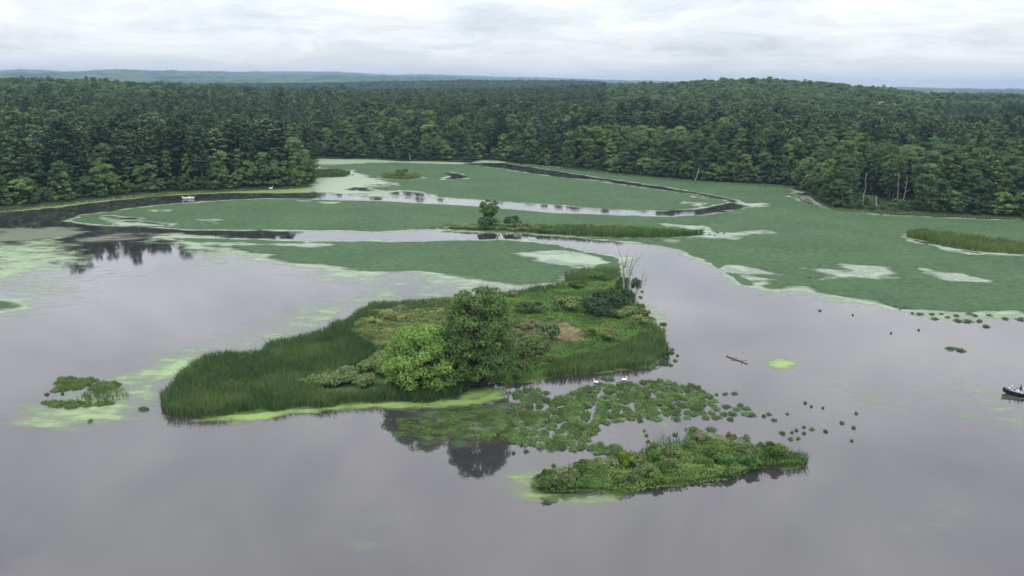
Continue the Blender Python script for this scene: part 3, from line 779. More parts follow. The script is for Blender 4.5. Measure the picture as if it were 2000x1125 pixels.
def build_forest():
    p, sh = forest_points()
    # an extra, closer row of low trees along the waterline
    edge = []
    for a, b in zip(LAKE[:-1], LAKE[1:]):
        L = np.linalg.norm(b - a); nrm = np.array([b[1] - a[1], a[0] - b[0]]) / max(L, 1e-6)
        for t in np.arange(0, L, 4.4):
            q = a + (b - a) * t / L
            for sgn in (1, -1):
                e = q + sgn * nrm * (2.6 + 2.0 * RNG.random())
                if e[1] > 150 and abs(math.degrees(math.atan2(e[0], e[1]))) < 37: edge.append(e)
    edge = np.array(edge)
    es = -sdist(edge[:, 0], edge[:, 1], LAKE); edge = edge[es > 1.5]; es = es[es > 1.5]
    n_edge = len(edge)
    p = np.concatenate([edge, p]); sh = np.concatenate([es, sh])
    gx_, _ = project(p[:, 0], p[:, 1], np.zeros(len(p)))
    gap = (gx_ > 1672) & (gx_ < 1785) & (sh < 24) & (np.hypot(p[:, 0], p[:, 1]) < 420)
    gap &= ~((sh < 5) & (gx_ > 1728) & (gx_ < 1742))
    x, y = p[:, 0], p[:, 1]; r = np.hypot(x, y)
    z = terrain(x, y)
    px, py = project(x, y, z)
    is_edge = np.arange(len(p)) < n_edge
    # which wood: 0 left wood, 1 far shore, 2 right wood
    wood = np.where((px < 622) & (r < 520), 0, np.where((px > 1560) & (r < 560), 2, np.where(r < 760, 1, 3)))
    mixn = fbm(x, y, 90, 44, 3) * 2.2
    pp = np.select([wood == 0, wood == 1, wood == 2], [0.66, 0.58, 0.38], 0.50) + mixn
    pp = np.where(sh < 9, pp - 0.45, pp); pp = np.where(is_edge, -9, pp)
    on_hill = (px > 1180) & (px < 1820) & (r > 780)
    pp = np.where(on_hill, pp - 0.8, pp); pp = np.where((px > 1180) & (px < 1900) & (r > 520) & (r <= 780), pp + 0.2, pp); pp = np.where((px < 420) & (r > 800), pp - 0.35, pp)
    for hx, hd in ((1697, 960), (1714, 950)):
        ha = float(az_of(hx)); pp = np.where((np.abs(np.arctan2(x, y) - ha) * r < 10) & (r > hd - 60) & (r < hd + 14), 99, pp)
    keep_t = pp < 50
    pine = RNG.random(len(p)) < pp
    hv = RNG.normal(size=len(p))
    h = np.where(pine, 24.5 + hv * 3.0, 19 + hv * 2.8)
    h = np.where(wood == 2, np.where(pine, 23 + hv * 2, 17.5 + hv * 2), h)
    h = np.where((sh < 9) & ~pine, h * (0.72 + 0.15 * RNG.random(len(p))), h)
    is_edge = is_edge | gap
    h = np.where(is_edge, 5 + 7.5 * RNG.random(len(p)) ** 1.5, h)
    h = np.where(gap, 1.5 + 2.5 * RNG.random(len(p)), h)
    h = np.where(r > 900, np.where(pine, 21.5 + hv * 2, 19.0 + hv * 2), h)
    base = np.where(is_edge, 11.0, np.where(pine, 26.0, 20.0))
    low = np.where(px < 640, sstep(425, 445, r) * sstep(690, 600, r) * sstep(640, 560, px), np.where(px > 1120, sstep(600, 640, r) * sstep(900, 800, r) * sstep(1120, 1220, px), 0))
    h = h * (1 - .48 * low)                                # younger, lower wood in the hollows
    sz = h / base
    sxy = sz * (0.85 + 0.5 * RNG.random(len(p))) * np.where(pine & (r < 560), 1.12, 1.0); sxy = np.where(is_edge, np.clip(sxy * 1.1, .3, 1.1), sxy)
    sxy = np.where(r > 1500, sxy * 1.3, np.where(r > 900, sxy * 1.08, sxy))
    kind = np.where(pine, (RNG.random(len(p)) * 6).astype(int), 6 + (RNG.random(len(p)) * 6).astype(int))
    kind = np.where(is_edge, 12 + (RNG.random(len(p)) * 3).astype(int), kind)
    kind = np.where((kind == 4) & (wood != 2) & (wood != 0), 1, kind)
    rot = RNG.random(len(p)) * 2 * math.pi
    # how much of each tree shows over the nearer ones
    pxt, pyt = project(x, y, z + h)
    wpx = np.where(pine, 8.0, 8.2) * sxy / r * FPX
    order = np.argsort(r); colmin = np.full(2300, 1130.0)
    seen = np.zeros(len(p))
    for i in order:
        if r[i] > 800: break
        a = int(np.clip(px[i] - wpx[i] * .4, -140, 2140)) + 150; b = int(np.clip(px[i] + wpx[i] * .4, -140, 2140)) + 151
        seg = colmin[a:b]
        vis = np.clip(np.minimum(seg, py[i]) - pyt[i], 0, None)
        inside = (np.arange(a, b) >= 150) & (np.arange(a, b) < 2150)
        seen[i] = (vis * inside).sum()
        colmin[a:b] = np.minimum(seg, pyt[i] + 0.12 * (py[i] - pyt[i]))
    seen = np.where(keep_t, seen, 0)
    own = np.zeros(len(p), bool)
    for kk in (True, False):
        c = np.where((pine == kk) & (seen > 30))[0]
        own[c[np.argsort(-seen[c])][:296]] = True
    # prototypes become the first tree of their kind
    protos = {}
    tone_rng = np.random.default_rng(5)
    words = {0: ('wood on the left shore', 'left wood'), 1: ('wood along the far shore', 'far wood'), 2: ('wood on the right shore', 'right wood')}
    idx = np.where(own)[0]
    idx = idx[np.argsort(px[idx])]
    front = {w: [i for i in idx if (wood[i] == w and sh[i] < 9)] for w in (0, 1, 2)}
    rank = {i: (k, len(v)) for v in front.values() for k, i in enumerate(v)}
    crowns = {}
    for i in idx:
        k = int(kind[i])
        nm = 'pine_tree' if pine[i] else 'broadleaf_tree'
        cm, tm = PINE[k] if k < 6 else BROAD[k - 6] if k < 12 else BUSHY[k - 12]
        if k not in protos:
            t = empty(nm); c = link('crown', cm, t); link('trunk', tm, t)
            protos[k] = t; crowns[k] = c
        else:
            t = copy_tree(protos[k])
        t.location = (x[i], y[i], z[i]); t.rotation_euler = (0, 0, rot[i]); t.scale = (sxy[i], sxy[i], sz[i])
        q = tone_rng.random()
        if pine[i]:
            tone, colr = ('blackish green', (.68, .72, .8)) if q < .35 else ('dark green', (1, 1, 1)) if q < .8 else ('olive green', (1.25, 1.22, 1.05))
            word = 'pine'
        else:
            near_l = (wood[i] == 0 and sh[i] < 9)
            if near_l and px[i] > 588: q = .9
            if near_l: q = q ** .7
            tone, colr = ('dark green', (.70, .76, .82)) if q < (.2 if near_l else .5 if wood[i] == 2 else .4) else ('mid green', (1, 1, 1)) if q < (.88 if wood[i] == 2 else .75) else ('fresh light green', (1.26, 1.24, 1.0))
            word = 'broadleaf tree'
        for ch in t.children:
            if ch.name.startswith('crown'): ch.color = (*colr, 1)
        w = int(wood[i]); w = w if w < 3 else 1
        if i in rank:
            rk, tot = rank[i]
            tall = 'knee-high bushy' if h[i] < 4.2 else 'low' if h[i] < 12 else 'tall' if h[i] > 20 else 'middling'
            lm = landmark(px[i], w)
            lab = f'{tall} {tone} {word}, {lm}'
            grp = f'trees at the water edge of the {words[w][0]}'
        else:
            dep = 'second row' if sh[i] < 20 else 'third row' if sh[i] < 40 else 'deep' if sh[i] < 85 else 'deepest'
            lm = landmark(px[i], w)
            size = 'slender' if sxy[i] < .95 else 'broad' if sxy[i] > 1.12 else 'mid-sized'
            lab = f'{size} {tone} {word}, {dep}, {lm}'
            grp = f'{size} {tone} {word}s, {dep}, {lm}'
        tag(t, lab, 'tree', grp)
        t['_px'] = float(px[i])
    # labels that repeat on the waterline get an order from the left
    by = {}
    for o in scene.objects:
        if o.get('_px') is not None: by.setdefault(o['label'], []).append(o)
    for lab, v in by.items():
        if len(v) > 1 and 'water edge' in v[0]['group']:
            v.sort(key=lambda o: o['_px'])
            for k, o in enumerate(v):
                o['label'] = f'{ORD[min(k, 19)]} {lab}, from the left'
    for o in scene.objects:
        if o.get('_px') is not None: del o['_px']
    # everything else of the forest is one mass
    rest = ~own & keep_t
    v = np.stack([x[rest], y[rest], z[rest] - 0.2], -1)
    me = bpy.data.meshes.new('forest'); me.vertices.add(len(v)); me.vertices.foreach_set('co', v.astype(np.float32).ravel())
    a = me.attributes.new('tree_kind', 'INT', 'POINT'); a.data.foreach_set('value', kind[rest].astype(np.int32))
    a = me.attributes.new('tree_rot', 'FLOAT_VECTOR', 'POINT'); a.data.foreach_set('vector', np.stack([0 * rot[rest], 0 * rot[rest], rot[rest]], -1).astype(np.float32).ravel())
    a = me.attributes.new('tree_scale', 'FLOAT_VECTOR', 'POINT'); a.data.foreach_set('vector', np.stack([sxy[rest], sxy[rest], sz[rest]], -1).astype(np.float32).ravel())
    fo = link('forest', me); tag(fo, 'unbroken mixed wood of pines and broadleaf trees reaching to the hills', kind='stuff')
    ng = bpy.data.node_groups.new('forest_scatter', 'GeometryNodeTree')
    ng.interface.new_socket('Geometry', in_out='INPUT', socket_type='NodeSocketGeometry'); ng.interface.new_socket('Geometry', in_out='OUTPUT', socket_type='NodeSocketGeometry')
    gi = ng.nodes.new('NodeGroupInput'); go = ng.nodes.new('NodeGroupOutput'); jn = ng.nodes.new('GeometryNodeJoinGeometry')
    def named(nm, dt):
        n = ng.nodes.new('GeometryNodeInputNamedAttribute'); n.data_type = dt; n.inputs['Name'].default_value = nm; return n.outputs['Attribute']
    kk, rr, ss = named('tree_kind', 'INT'), named('tree_rot', 'FLOAT_VECTOR'), named('tree_scale', 'FLOAT_VECTOR')
    for k, c in crowns.items():
        oi = ng.nodes.new('GeometryNodeObjectInfo'); oi.inputs['Object'].default_value = c; oi.inputs['As Instance'].default_value = True
        cp = ng.nodes.new('FunctionNodeCompare'); cp.data_type = 'INT'; cp.operation = 'EQUAL'
        ints = [s for s in cp.inputs if s.type == 'INT']
        ng.links.new(kk, ints[0]); ints[1].default_value = k
        ip = ng.nodes.new('GeometryNodeInstanceOnPoints')
        ng.links.new(gi.outputs[0], ip.inputs['Points']); ng.links.new(cp.outputs[0], ip.inputs['Selection'])
        ng.links.new(oi.outputs['Geometry'], ip.inputs['Instance']); ng.links.new(rr, ip.inputs['Rotation']); ng.links.new(ss, ip.inputs['Scale'])
        ng.links.new(ip.outputs[0], jn.inputs[0])
    ng.links.new(jn.outputs[0], go.inputs[0])
    md = fo.modifiers.new('scatter', 'NODES'); md.node_group = ng
    print('forest', len(p), 'own', own.sum(), 'front', {k: len(q) for k, q in front.items()}, 'protos', sorted(protos))

ORD = 'first second third fourth fifth sixth seventh eighth ninth tenth eleventh twelfth thirteenth fourteenth fifteenth sixteenth seventeenth eighteenth nineteenth twentieth'.split()
def landmark(px, w):
    if w == 0:
        for lim, t in ((120, 'left wood at the frame edge'), (300, 'left wood by the widest channel'), (420, 'left wood behind the skiff'), (540, 'left wood beyond the skiff'), (9999, 'tip of the left wood')):
            if px < lim: return t
    if w == 1:
        for lim, t in ((740, 'far shore behind the peninsula'), (900, 'far shore behind the tiny islet'), (1010, 'far shore by the landing'), (1200, 'far shore above the channel'),
                       (1400, 'far shore near the channel bend'), (9999, 'far shore past the bend')):
            if px < lim: return t
    for lim, t in ((1640, 'at the driftwood point'), (1790, 'among the bare trunks'), (1900, 'shore behind the reedy islet'), (99999, 'right wood at the frame edge')):
        if px < lim: return t
build_forest()

def build_far_canopy():
    az = np.radians(np.linspace(-40, 40, 620)); r = np.geomspace(2750, 12000, 300)
    A, R = np.meshgrid(az, r)
    x = R * np.sin(A); y = R * np.cos(A)
    z = terrain(x, y, False) + 15 + (noise(x / 16.0, y / 30.0, 3) - .5) * 12 + fbm(x, y, 120, 7, 3) * 16
    TOP.append(float(z.max()))
    ny, nx = x.shape; idx = np.arange(ny * nx).reshape(ny, nx)
    q = np.stack([idx[:-1, :-1], idx[:-1, 1:], idx[1:, 1:], idx[1:, :-1]], -1).reshape(-1, 4)
    o = link('distant_woods', mesh_np('distant_woods', np.stack([x, y, z], -1).reshape(-1, 3), q, [M['canopy']]))
    tag(o, 'hazy wooded hills along the horizon', kind='stuff')
build_far_canopy()

def ground_z(x, y):
    best = 0.0
    for k in ISL:
        s = float(sdist(np.array([x]), np.array([y]), ISL[k])[0])
        if s > 0: best = max(best, min(0.45, s * 0.12))
    return best

def sample_poly(pl, n, noise_edge=0.0):
    lo, hi = pl.min(0), pl.max(0); out = np.zeros((0, 2))
    while len(out) < n:
        q = lo + RNG.random((n * 3, 2)) * (hi - lo)
        s = sdist(q[:, 0], q[:, 1], pl) + fbm(q[:, 0], q[:, 1], 3, 77, 3) * noise_edge
        out = np.concatenate([out, q[s > 0]])
    return out[:n]

def area(pl):
    x, y = pl[:, 0], pl[:, 1]
    return 0.5 * abs(np.dot(x, np.roll(y, -1)) - np.dot(y, np.roll(x, -1)))

def blades(pl, dens, h, w, mat, name, label, edge=2.2, hvar=0.22, z0=0.1, bend=0.55, clump=3.0, cl_amt=0.55):
    """upright blades, three triangles each, taller and shorter in drifts"""
    n = int(area(pl) * dens)
    q = sample_poly(pl, n, edge)
    drift = fbm(q[:, 0], q[:, 1], clump, 61, 3)
    hh = h * (1 + hvar * RNG.normal(size=n) * 0.5 + drift * cl_amt); hh = np.clip(hh, 0.25 * h, 1.6 * h)
    a = RNG.random(n) * 2 * math.pi
    sx, sy = np.cos(a) * w * .5, np.sin(a) * w * .5
    lx, ly = RNG.normal(size=n) * bend * hh * .5 + 0.04 * hh, RNG.normal(size=n) * bend * hh * .5
    zb = np.full(n, z0)
    p = np.stack([
        np.stack([q[:, 0] - sx, q[:, 1] - sy, zb - .1], -1), np.stack([q[:, 0] + sx, q[:, 1] + sy, zb - .1], -1),
        np.stack([q[:, 0] + sx + lx * .35, q[:, 1] + sy + ly * .35, zb + hh * .62], -1), np.stack([q[:, 0] - sx + lx * .35, q[:, 1] - sy + ly * .35, zb + hh * .62], -1),
        np.stack([q[:, 0] + lx, q[:, 1] + ly, zb + hh], -1)], 1).reshape(-1, 3)
    i = np.arange(n)[:, None] * 5
    quads = i + np.array([[0, 1, 2, 3]]); tris = i + np.array([[3, 2, 4]])
    t0 = np.clip(0.42 + fbm(q[:, 0], q[:, 1], 7, 67, 4) * 1.5 + drift * .6 + RNG.normal(size=n) * .32, 0, 1)
    o = link(name, mesh_np(name, p, [quads, tris], [mat], fattr={'tint': np.concatenate([t0, t0])}))
    return tag(o, label, kind='stuff')

def leafy(pl, dens, h, size, mat, name, label, z0=0.35, edge=1.0, clump=2.5, flat=0.6, amt=1.2):
    """knee-high leafy growth in hummocks"""
    n = int(area(pl) * dens)
    q = sample_poly(pl, n, edge)
    hum = np.clip(fbm(q[:, 0], q[:, 1], clump, 63, 3) + .5, 0, 1) ** 1.3
    tone = fbm(q[:, 0], q[:, 1], clump * 2.2, 93, 3)
    z = z0 + h * (0.25 + amt * hum) * (0.35 + 0.65 * RNG.random(n) ** .5)
    nn = unit(np.stack([RNG.normal(size=n) * flat, RNG.normal(size=n) * flat, np.ones(n)], -1))
    v, f, t = leaf_quads(np.stack([q[:, 0], q[:, 1], z], -1), nn, size * (.6 + .8 * RNG.random(n)), .5, np.clip(.5 + tone * 1.4 + RNG.normal(size=n) * .2, 0, 1))
    o = link(name, mesh_np(name, v, f, [mat], fattr={'tint': t}))
    return tag(o, label, kind='stuff')

def build_island_growth():
    blades(P([(312, 793), (320, 772), (340, 747), (376, 718), (402, 704), (500, 695), (522, 683), (622, 657), (662, 637), (702, 615), (724, 603), (800, 596), (899, 589), (930, 592), (860, 610), (770, 622), (700, 650),
              (735, 670), (735, 700), (680, 730), (610, 760), (640, 775), (760, 772), (860, 768), (915, 757), (884, 779), (824, 787), (749, 787), (656, 794), (600, 798), (560, 801), (400, 815), (340, 811)]),
           38, 1.5, 0.07, M['reed'], 'cattail_reeds', 'dark green cattail reeds filling the west of the large island')
    blades(P([(330, 800), (330, 760), (402, 712), (522, 690), (662, 645), (740, 622), (735, 690), (640, 735), (560, 780), (400, 808)]), 1.6, 1.5, 0.06, M['shrub_brown'], 'dry_reeds', 'scattered tan dead stalks in the west reed bed')
    blades(P([(1060, 741), (1160, 730), (1265, 719), (1301, 697), (1304, 666), (1291, 647), (1258, 640), (1235, 668), (1180, 692), (1110, 704), (1070, 722)]),
           24, 1.4, 0.09, M['reed'], 'cattail_reeds', 'green cattail reeds on the east point of the large island')
    blades(P([(976, 748), (1029, 744), (1090, 738), (1100, 715), (1050, 722), (990, 735)]), 14, 1.3, 0.07, M['meadow'], 'sedge', 'yellowish green sedge along the bank beside the tall tree')
    blades(P([(1103, 556), (1106, 542), (1143, 531), (1205, 533), (1216, 548), (1180, 556), (1140, 562)]), 14, 1.7, 0.08, M['reed'], 'cattail_reeds', 'cattail reeds at the far north end of the large island')
    blades(P([(899, 590), (966, 584), (1029, 570), (1100, 558), (1105, 570), (1000, 586), (930, 600)]), 14, 1.5, 0.08, M['reed'], 'cattail_reeds', 'narrow reed fringe along the back of the large island')
    leafy(P([(680, 655), (720, 625), (800, 605), (880, 597), (900, 640), (870, 670), (780, 690), (735, 690)]), 60, 1.5, 0.30, M['shrub_olive'], 'marsh_herbs', 'olive herbs in flower behind the bright round tree', amt=1.3)
    leafy(P([(880, 605), (966, 585), (1029, 571), (1103, 558), (1140, 550), (1205, 545), (1225, 560), (1240, 595), (1256, 610), (1290, 648), (1240, 668), (1180, 694), (1110, 706), (1070, 724), (990, 740), (975, 720), (985, 680),
             (1040, 670), (1100, 680), (1145, 672), (1150, 655), (1090, 628), (1000, 645), (985, 640), (960, 610)]), 70, 0.75, 0.30, M['meadow'], 'meadow_plants', 'bright green marsh plants covering the middle of the large island')
    leafy(P([(1000, 650), (1060, 634), (1085, 630), (1125, 640), (1148, 655), (1140, 670), (1105, 678), (1050, 668)]), 34, 0.4, 0.22, M['shrub_brown'], 'dry_weeds', 'sparse dry weeds on the brown patch of the large island')
    # front island
    fr = ISL['front']
    leafy(fr, 80, 0.7, 0.24, M['shrub_green'], 'marsh_plants', 'leafy marsh plants covering the small front island', z0=0.2, clump=1.8, amt=1.4)
    blades(P([(1484, 915), (1536, 917), (1567, 908), (1570, 894), (1542, 888), (1500, 884), (1470, 895)]), 18, 1.3, 0.06, M['reed'], 'cattail_reeds', 'dark reeds on the east tip of the small front island')
    blades(P([(1235, 891), (1290, 877), (1333, 866), (1345, 872), (1290, 892), (1240, 903)]), 8, 1.5, 0.06, M['reed'], 'cattail_reeds', 'thin upright reeds along the back of the small front island')
    blades(P([(1280, 862), (1300, 856), (1325, 858), (1330, 864), (1300, 868)]), 5, 1.3, 0.06, M['reed'], 'cattail_reeds', 'few reeds standing in water behind the small front island')
    leafy(P([(1060, 962), (1136, 962), (1223, 968), (1300, 952), (1420, 938), (1484, 917), (1480, 908), (1400, 925), (1250, 945), (1100, 952), (1040, 950)]), 45, 0.3, 0.24, M['meadow'], 'fringe_plants', 'low pale plants along the front bank of the small island', z0=0.02)
    # middle islet
    mi = ISL['middle']
    leafy(P([(858, 446), (880, 443), (1000, 444), (1100, 446), (1110, 458), (1060, 457), (980, 451), (936, 451), (880, 448)]), 20, 1.3, 0.55, M['shrub_olive'], 'marsh_herbs', 'olive marsh plants round the vase-shaped tree', z0=.2)
    blades(P([(1050, 456), (1060, 448), (1150, 448), (1300, 458), (1375, 457), (1371, 460), (1300, 465), (1228, 465), (1180, 464), (1100, 460)]), 8, 2.0, 0.16, M['reed'], 'cattail_reeds', 'reed bank along the front of the long middle islet')
    leafy(P([(1150, 448), (1200, 447), (1300, 450), (1375, 456), (1330, 460), (1240, 458), (1160, 454)]), 14, 1.2, 0.55, M['meadow'], 'meadow_plants', 'bright green plants on the east half of the middle islet', z0=.4)
    # right islet, far islets
    blades(ISL['right'], 6, 1.6, 0.16, M['reed_olive'], 'sedge', 'olive sedge on the islet at the right edge', hvar=.4)
    blades(P([(1772, 464), (1776, 459), (1800, 457), (1870, 462), (1840, 474)]), 7, 2.0, 0.16, M['reed'], 'cattail_reeds', 'darker reeds at the west end of the right islet')
    leafy(P([(1850, 468), (2000, 484), (2150, 498), (2150, 506), (2000, 494), (1900, 485)]), 8, 1.0, 0.5, M['meadow'], 'meadow_plants', 'bright green plants on the right islet', z0=.3)
    blades(ISL['far_west'], 4, 2.0, 0.25, M['reed'], 'cattail_reeds', 'dark reed bed beside the tip of the left wood')
    leafy(ISL['far_small'], 6, 1.5, 0.8, M['reed_olive'], 'marsh_herbs', 'olive growth on the tiny far islet', z0=.2)
    # left islet reeds
    blades(P([(168, 768), (185, 757), (240, 763), (247, 772), (245, 778), (200, 785), (152, 781)]), 16, 0.9, 0.06, M['reed'], 'water_grass', 'tall grass in the lily islet left of the large island', z0=0)
    # yellow-green bank below the woods
    for pts, lab in (([(-40, 417), (0, 412), (117, 399), (213, 388), (341, 377.5), (526, 369.5), (600, 365.5), (600, 368), (526, 372), (341, 380), (213, 391), (117, 402), (0, 415)], 'low yellow green sedge along the left shore'),
                     ([(1595, 397), (1630, 408), (1727, 416), (1833, 420), (2000, 428), (2100, 434), (2100, 438), (2000, 431.5), (1833, 423.5), (1727, 419), (1630, 411)], 'low yellow green sedge along the right shore'),
                     ([(1030, 323), (1133, 332.5), (1293, 349.5), (1442, 359.5), (1549, 365.5), (1549, 367), (1442, 361), (1293, 351), (1133, 334)], 'thin sedge strip along the far shore')):
        blades(P(pts), 3.5, 0.6, 0.25, M['reed_olive'], 'shore_sedge', lab, z0=0.05, edge=.8)
build_island_growth()

# ------------------------------------------------------------------ shrubs on the islands
def shrub_proto(mat, H=1.8, R=1.3, lobes=12, per=60, size=0.26, flat=.8):
    cs, rs = [], []
    for k in range(lobes):
        a = RNG.random() * 6.283; q = R * .72 * math.sqrt(RNG.random())
        zz = H * (0.28 + 0.5 * (1 - (q / R) ** 2) * RNG.random() ** .5)
        cs.append((math.cos(a) * q, math.sin(a) * q, zz)); rs.append(R * (.25 + .2 * RNG.random()))
    cm = crown_mesh('foliage', mat, cs, rs, per, size, flat, .6, .35)
    b = MB()
    for k in range(5):
        b.tube(wiggle((RNG.normal() * .1, RNG.normal() * .1, -.1), cs[k], 4, .06), np.linspace(.04, .012, 4), 5)
    return cm, b.mesh('stem', M['bark'])

SHR = {}
for key in ('shrub_olive', 'shrub_dark', 'shrub_green', 'shrub_brown'):
    SHR[key] = [shrub_proto(M[key]) for _ in range(3)]
_shp = {}
def shrub(px, py, wpx, hfac, key, label, group=None, col=(1, 1, 1), name='shrub'):
    x, y = G1(px, py)
    s = ppm(px, py); k = wpx / s / 2.1
    v = random.randrange(3)
    if (key, v) not in _shp:
        t = empty(name); cm, tm = SHR[key][v]
        link('foliage', cm, t); link('stem', tm, t); _shp[(key, v)] = t
    else:
        t = copy_tree(_shp[(key, v)])
    t.location = (x, y, ground_z(x, y) - .05); t.rotation_euler = (0, 0, random.random() * 6.28)
    t.scale = (k, k, k * hfac)
    for ch in t.children:
        if ch.name.startswith('foliage'): ch.color = (*col, 1)
    return tag(t, label, 'shrub', group)

def build_shrubs():
    # the dark thicket under the dead tree
    shrub(1150, 621, 42, 1.2, 'shrub_dark', 'dark round shrub at the west end of the thicket below the dead tree')
    shrub(1172, 624, 40, 1.25, 'shrub_dark', 'dark shrub in the front of the thicket, between two others', col=(.9, .95, 1))
    shrub(1195, 612, 46, 1.2, 'shrub_dark', 'dark shrub in the thick of the clump beside the dead tree', col=(.85, .9, .9))
    shrub(1220, 603, 40, 1.1, 'shrub_dark', 'dark shrub right at the foot of the dead tree')
    shrub(1175, 600, 38, 1.0, 'shrub_dark', 'dark shrub at the back of the thicket, west of the dead tree', col=(1.1, 1.0, 1))
    shrub(1200, 627, 26, 1.0, 'shrub_dark', 'small dark shrub at the front edge of the thicket', col=(1.1, 1.2, 1))
    shrub(1218, 572, 26, 1.6, 'shrub_dark', 'narrow leafy shrub growing up through the dead tree stems', col=(1.1, 1.15, .9))
    shrub(1240, 578, 24, 1.9, 'shrub_dark', 'upright shrub leaning over the water beside the dead tree', col=(1.2, 1.2, 1.1))
    # rounded shrubs on the east bank
    shrub(1217, 628, 30, .95, 'shrub_olive', 'rounded olive shrub with pale top below the dark thicket')
    shrub(1232, 622, 28, 1.0, 'shrub_olive', 'rounded olive shrub nearest the water below the dead tree')
    shrub(1246, 640, 32, .9, 'shrub_olive', 'broad olive shrub where the east reeds begin')
    shrub(1258, 622, 28, .9, 'shrub_olive', 'olive shrub overhanging the east bank', col=(.7, .75, .75))
    shrub(1268, 630, 22, .7, 'shrub_olive', 'low dull shrub lowest on the east bank', col=(.65, .7, .7))
    shrub(1250, 607, 20, .9, 'shrub_olive', 'small dull shrub on the east bank above the others', col=(.65, .7, .7))
    # shrubs in the meadow
    shrub(1105, 612, 50, .8, 'shrub_olive', 'wide olive shrub north of the brown patch', col=(.75, .8, .75))
    shrub(1130, 600, 28, .7, 'shrub_olive', 'small shrub behind the wide olive one in the meadow', col=(.7, .85, .7))
    shrub(1022, 617, 34, .9, 'shrub_dark', 'dark green shrub near the tall tree, west one of two', col=(1.2, 1.2, 1.0))
    shrub(1050, 617, 40, .8, 'shrub_dark', 'dark green shrub near the tall tree, east one of two', col=(1.1, 1.1, 1.0))
    shrub(1073, 671, 44, 1.1, 'shrub_olive', 'grey green round shrub at the edge of the brown patch', col=(.62, .72, .75))
    shrub(1190, 672, 38, .9, 'shrub_olive', 'pale olive shrub standing alone in the bright meadow')
    shrub(1182, 663, 24, .9, 'shrub_olive', 'yellowish shrub tucked behind the lone pale one', col=(1.1, 1.1, .8))
    shrub(1156, 663, 26, .8, 'shrub_green', 'small green shrub between brown patch and lone pale shrub', col=(.75, .75, .8))
    shrub(1000, 585, 22, .8, 'shrub_brown', 'small brownish shrub at the back of the meadow')
    shrub(1090, 600, 18, .9, 'shrub_brown', 'reddish brown weed clump behind the wide olive shrub', col=(1.3, .95, .8))
    shrub(1165, 552, 40, .5, 'shrub_green', 'low green shrub near the north reeds, west of the dead tree', col=(.8, .8, .8))
    shrub(1125, 566, 36, .5, 'shrub_green', 'low green shrub at the back bank of the meadow', col=(.8, .85, .8))
    for k, (px, py, w) in enumerate([(1000, 640, 34), (1025, 648, 30), (1010, 660, 26), (1045, 640, 26)]):
        shrub(px, py, w, .65, 'shrub_brown', 'brownish scrub beside the tall tree, bordering the dry patch', 'brown scrub beside the tall tree', (.85, .9, .85))
    for k, (px, py, w) in enumerate([(1000, 690, 40), (1030, 688, 38), (1015, 705, 44), (1050, 703, 36), (1065, 690, 34), (995, 715, 36), (1040, 720, 32), (1075, 715, 26), (1020, 728, 28), (985, 732, 30), (1005, 740, 26)]):
        shrub(px, py, w, .95, 'shrub_olive', 'dull olive shrub in the thicket east of the tall tree', 'dull thicket east of the tall tree', (.62 + .03 * (k % 4), .70, .68))
    # the olive bank of shrubs running west from the bright tree
    rs = np.random.default_rng(3)
    for k in range(34):
        t = k / 33
        px = 610 + 150 * t + rs.normal() * 8; py = 757 - 50 * t ** 1.2 + rs.random() * (10 + 42 * t)
        shrub(px, py, 26 + 10 * rs.random(), .85, 'shrub_olive', 'olive shrub in the low bank running west from the bright round tree', 'olive shrub bank west of the bright tree', (1.0 if py < 735 else .8, 1.0 if py < 735 else .88, .9))
    for k in range(6):
        shrub(770 + 24 * k, 762 + rs.random() * 8, 30, .8, 'shrub_dark', 'dark undergrowth shrub at the foot of the bright round tree', 'undergrowth below the two big trees', (.9, 1, .9))
    for k in range(18):
        shrub(700 + 170 * rs.random(), 612 + 50 * rs.random(), 24 + 8 * rs.random(), .6, 'shrub_olive', 'pale olive shrub scattered among herbs behind the two big trees', 'olive shrubs behind the two big trees', (1.05, 1.05, .9))
    # front island
    for k in range(70):
        t = rs.random()
        px = 1050 + 480 * t; mid = 945 - 48 * t; py = mid + (rs.random() - .5) * (24 + 46 * math.sin(math.pi * t))
        s = float(sdist(*[np.array([q]) for q in G1(px, py)], ISL['front'])[0])
        if s < .4: continue
        key = 'shrub_green' if rs.random() < .6 else 'shrub_olive' if rs.random() < .5 else 'shrub_brown'
        lab = {'shrub_green': 'fresh green bushy plant on the small front island', 'shrub_olive': 'olive bushy plant on the small front island', 'shrub_brown': 'brownish bushy plant on the small front island'}[key]
        c = .7 + .4 * rs.random()
        shrub(px, py, 18 + 16 * rs.random(), .75 + .5 * rs.random(), key, lab, lab.replace('plant', 'plants'), (c * .82, c * .92, c * .92))
    shrub(1222, 915, 30, 1.25, 'shrub_green', 'bright yellow green bush at the back of the front island', col=(1.9, 1.7, .9))
    shrub(1352, 852, 28, .8, 'shrub_green', 'dark green bush at the far back corner of the front island', col=(.7, .75, .7))
    shrub(1370, 866, 30, 1.0, 'shrub_brown', 'tall brownish bush near the back corner of the front island')
    shrub(1427, 862, 18, 1.4, 'shrub_brown', 'upright olive brown bush on the back bank of the front island', col=(.9, 1, .7))
    shrub(1455, 866, 18, 1.2, 'shrub_brown', 'straggly brown bush at the back bank near the reeds')
    shrub(1075, 942, 34, .8, 'shrub_brown', 'brown tinged bush near the west tip of the front island', col=(.8, .8, .75))
    shrub(1140, 918, 34, .6, 'shrub_dark', 'dark low bush off the back bank of the front island', col=(1.1, 1.4, 1))
    # middle islet
    shrub(955, 447, 38, .8, 'shrub_dark', 'dark bush round the foot of the vase-shaped tree', col=(1.1, 1.2, 1))
    shrub(1005, 448, 34, .95, 'shrub_dark', 'dark rounded bush beside the vase-shaped tree', col=(1.1, 1.2, 1))
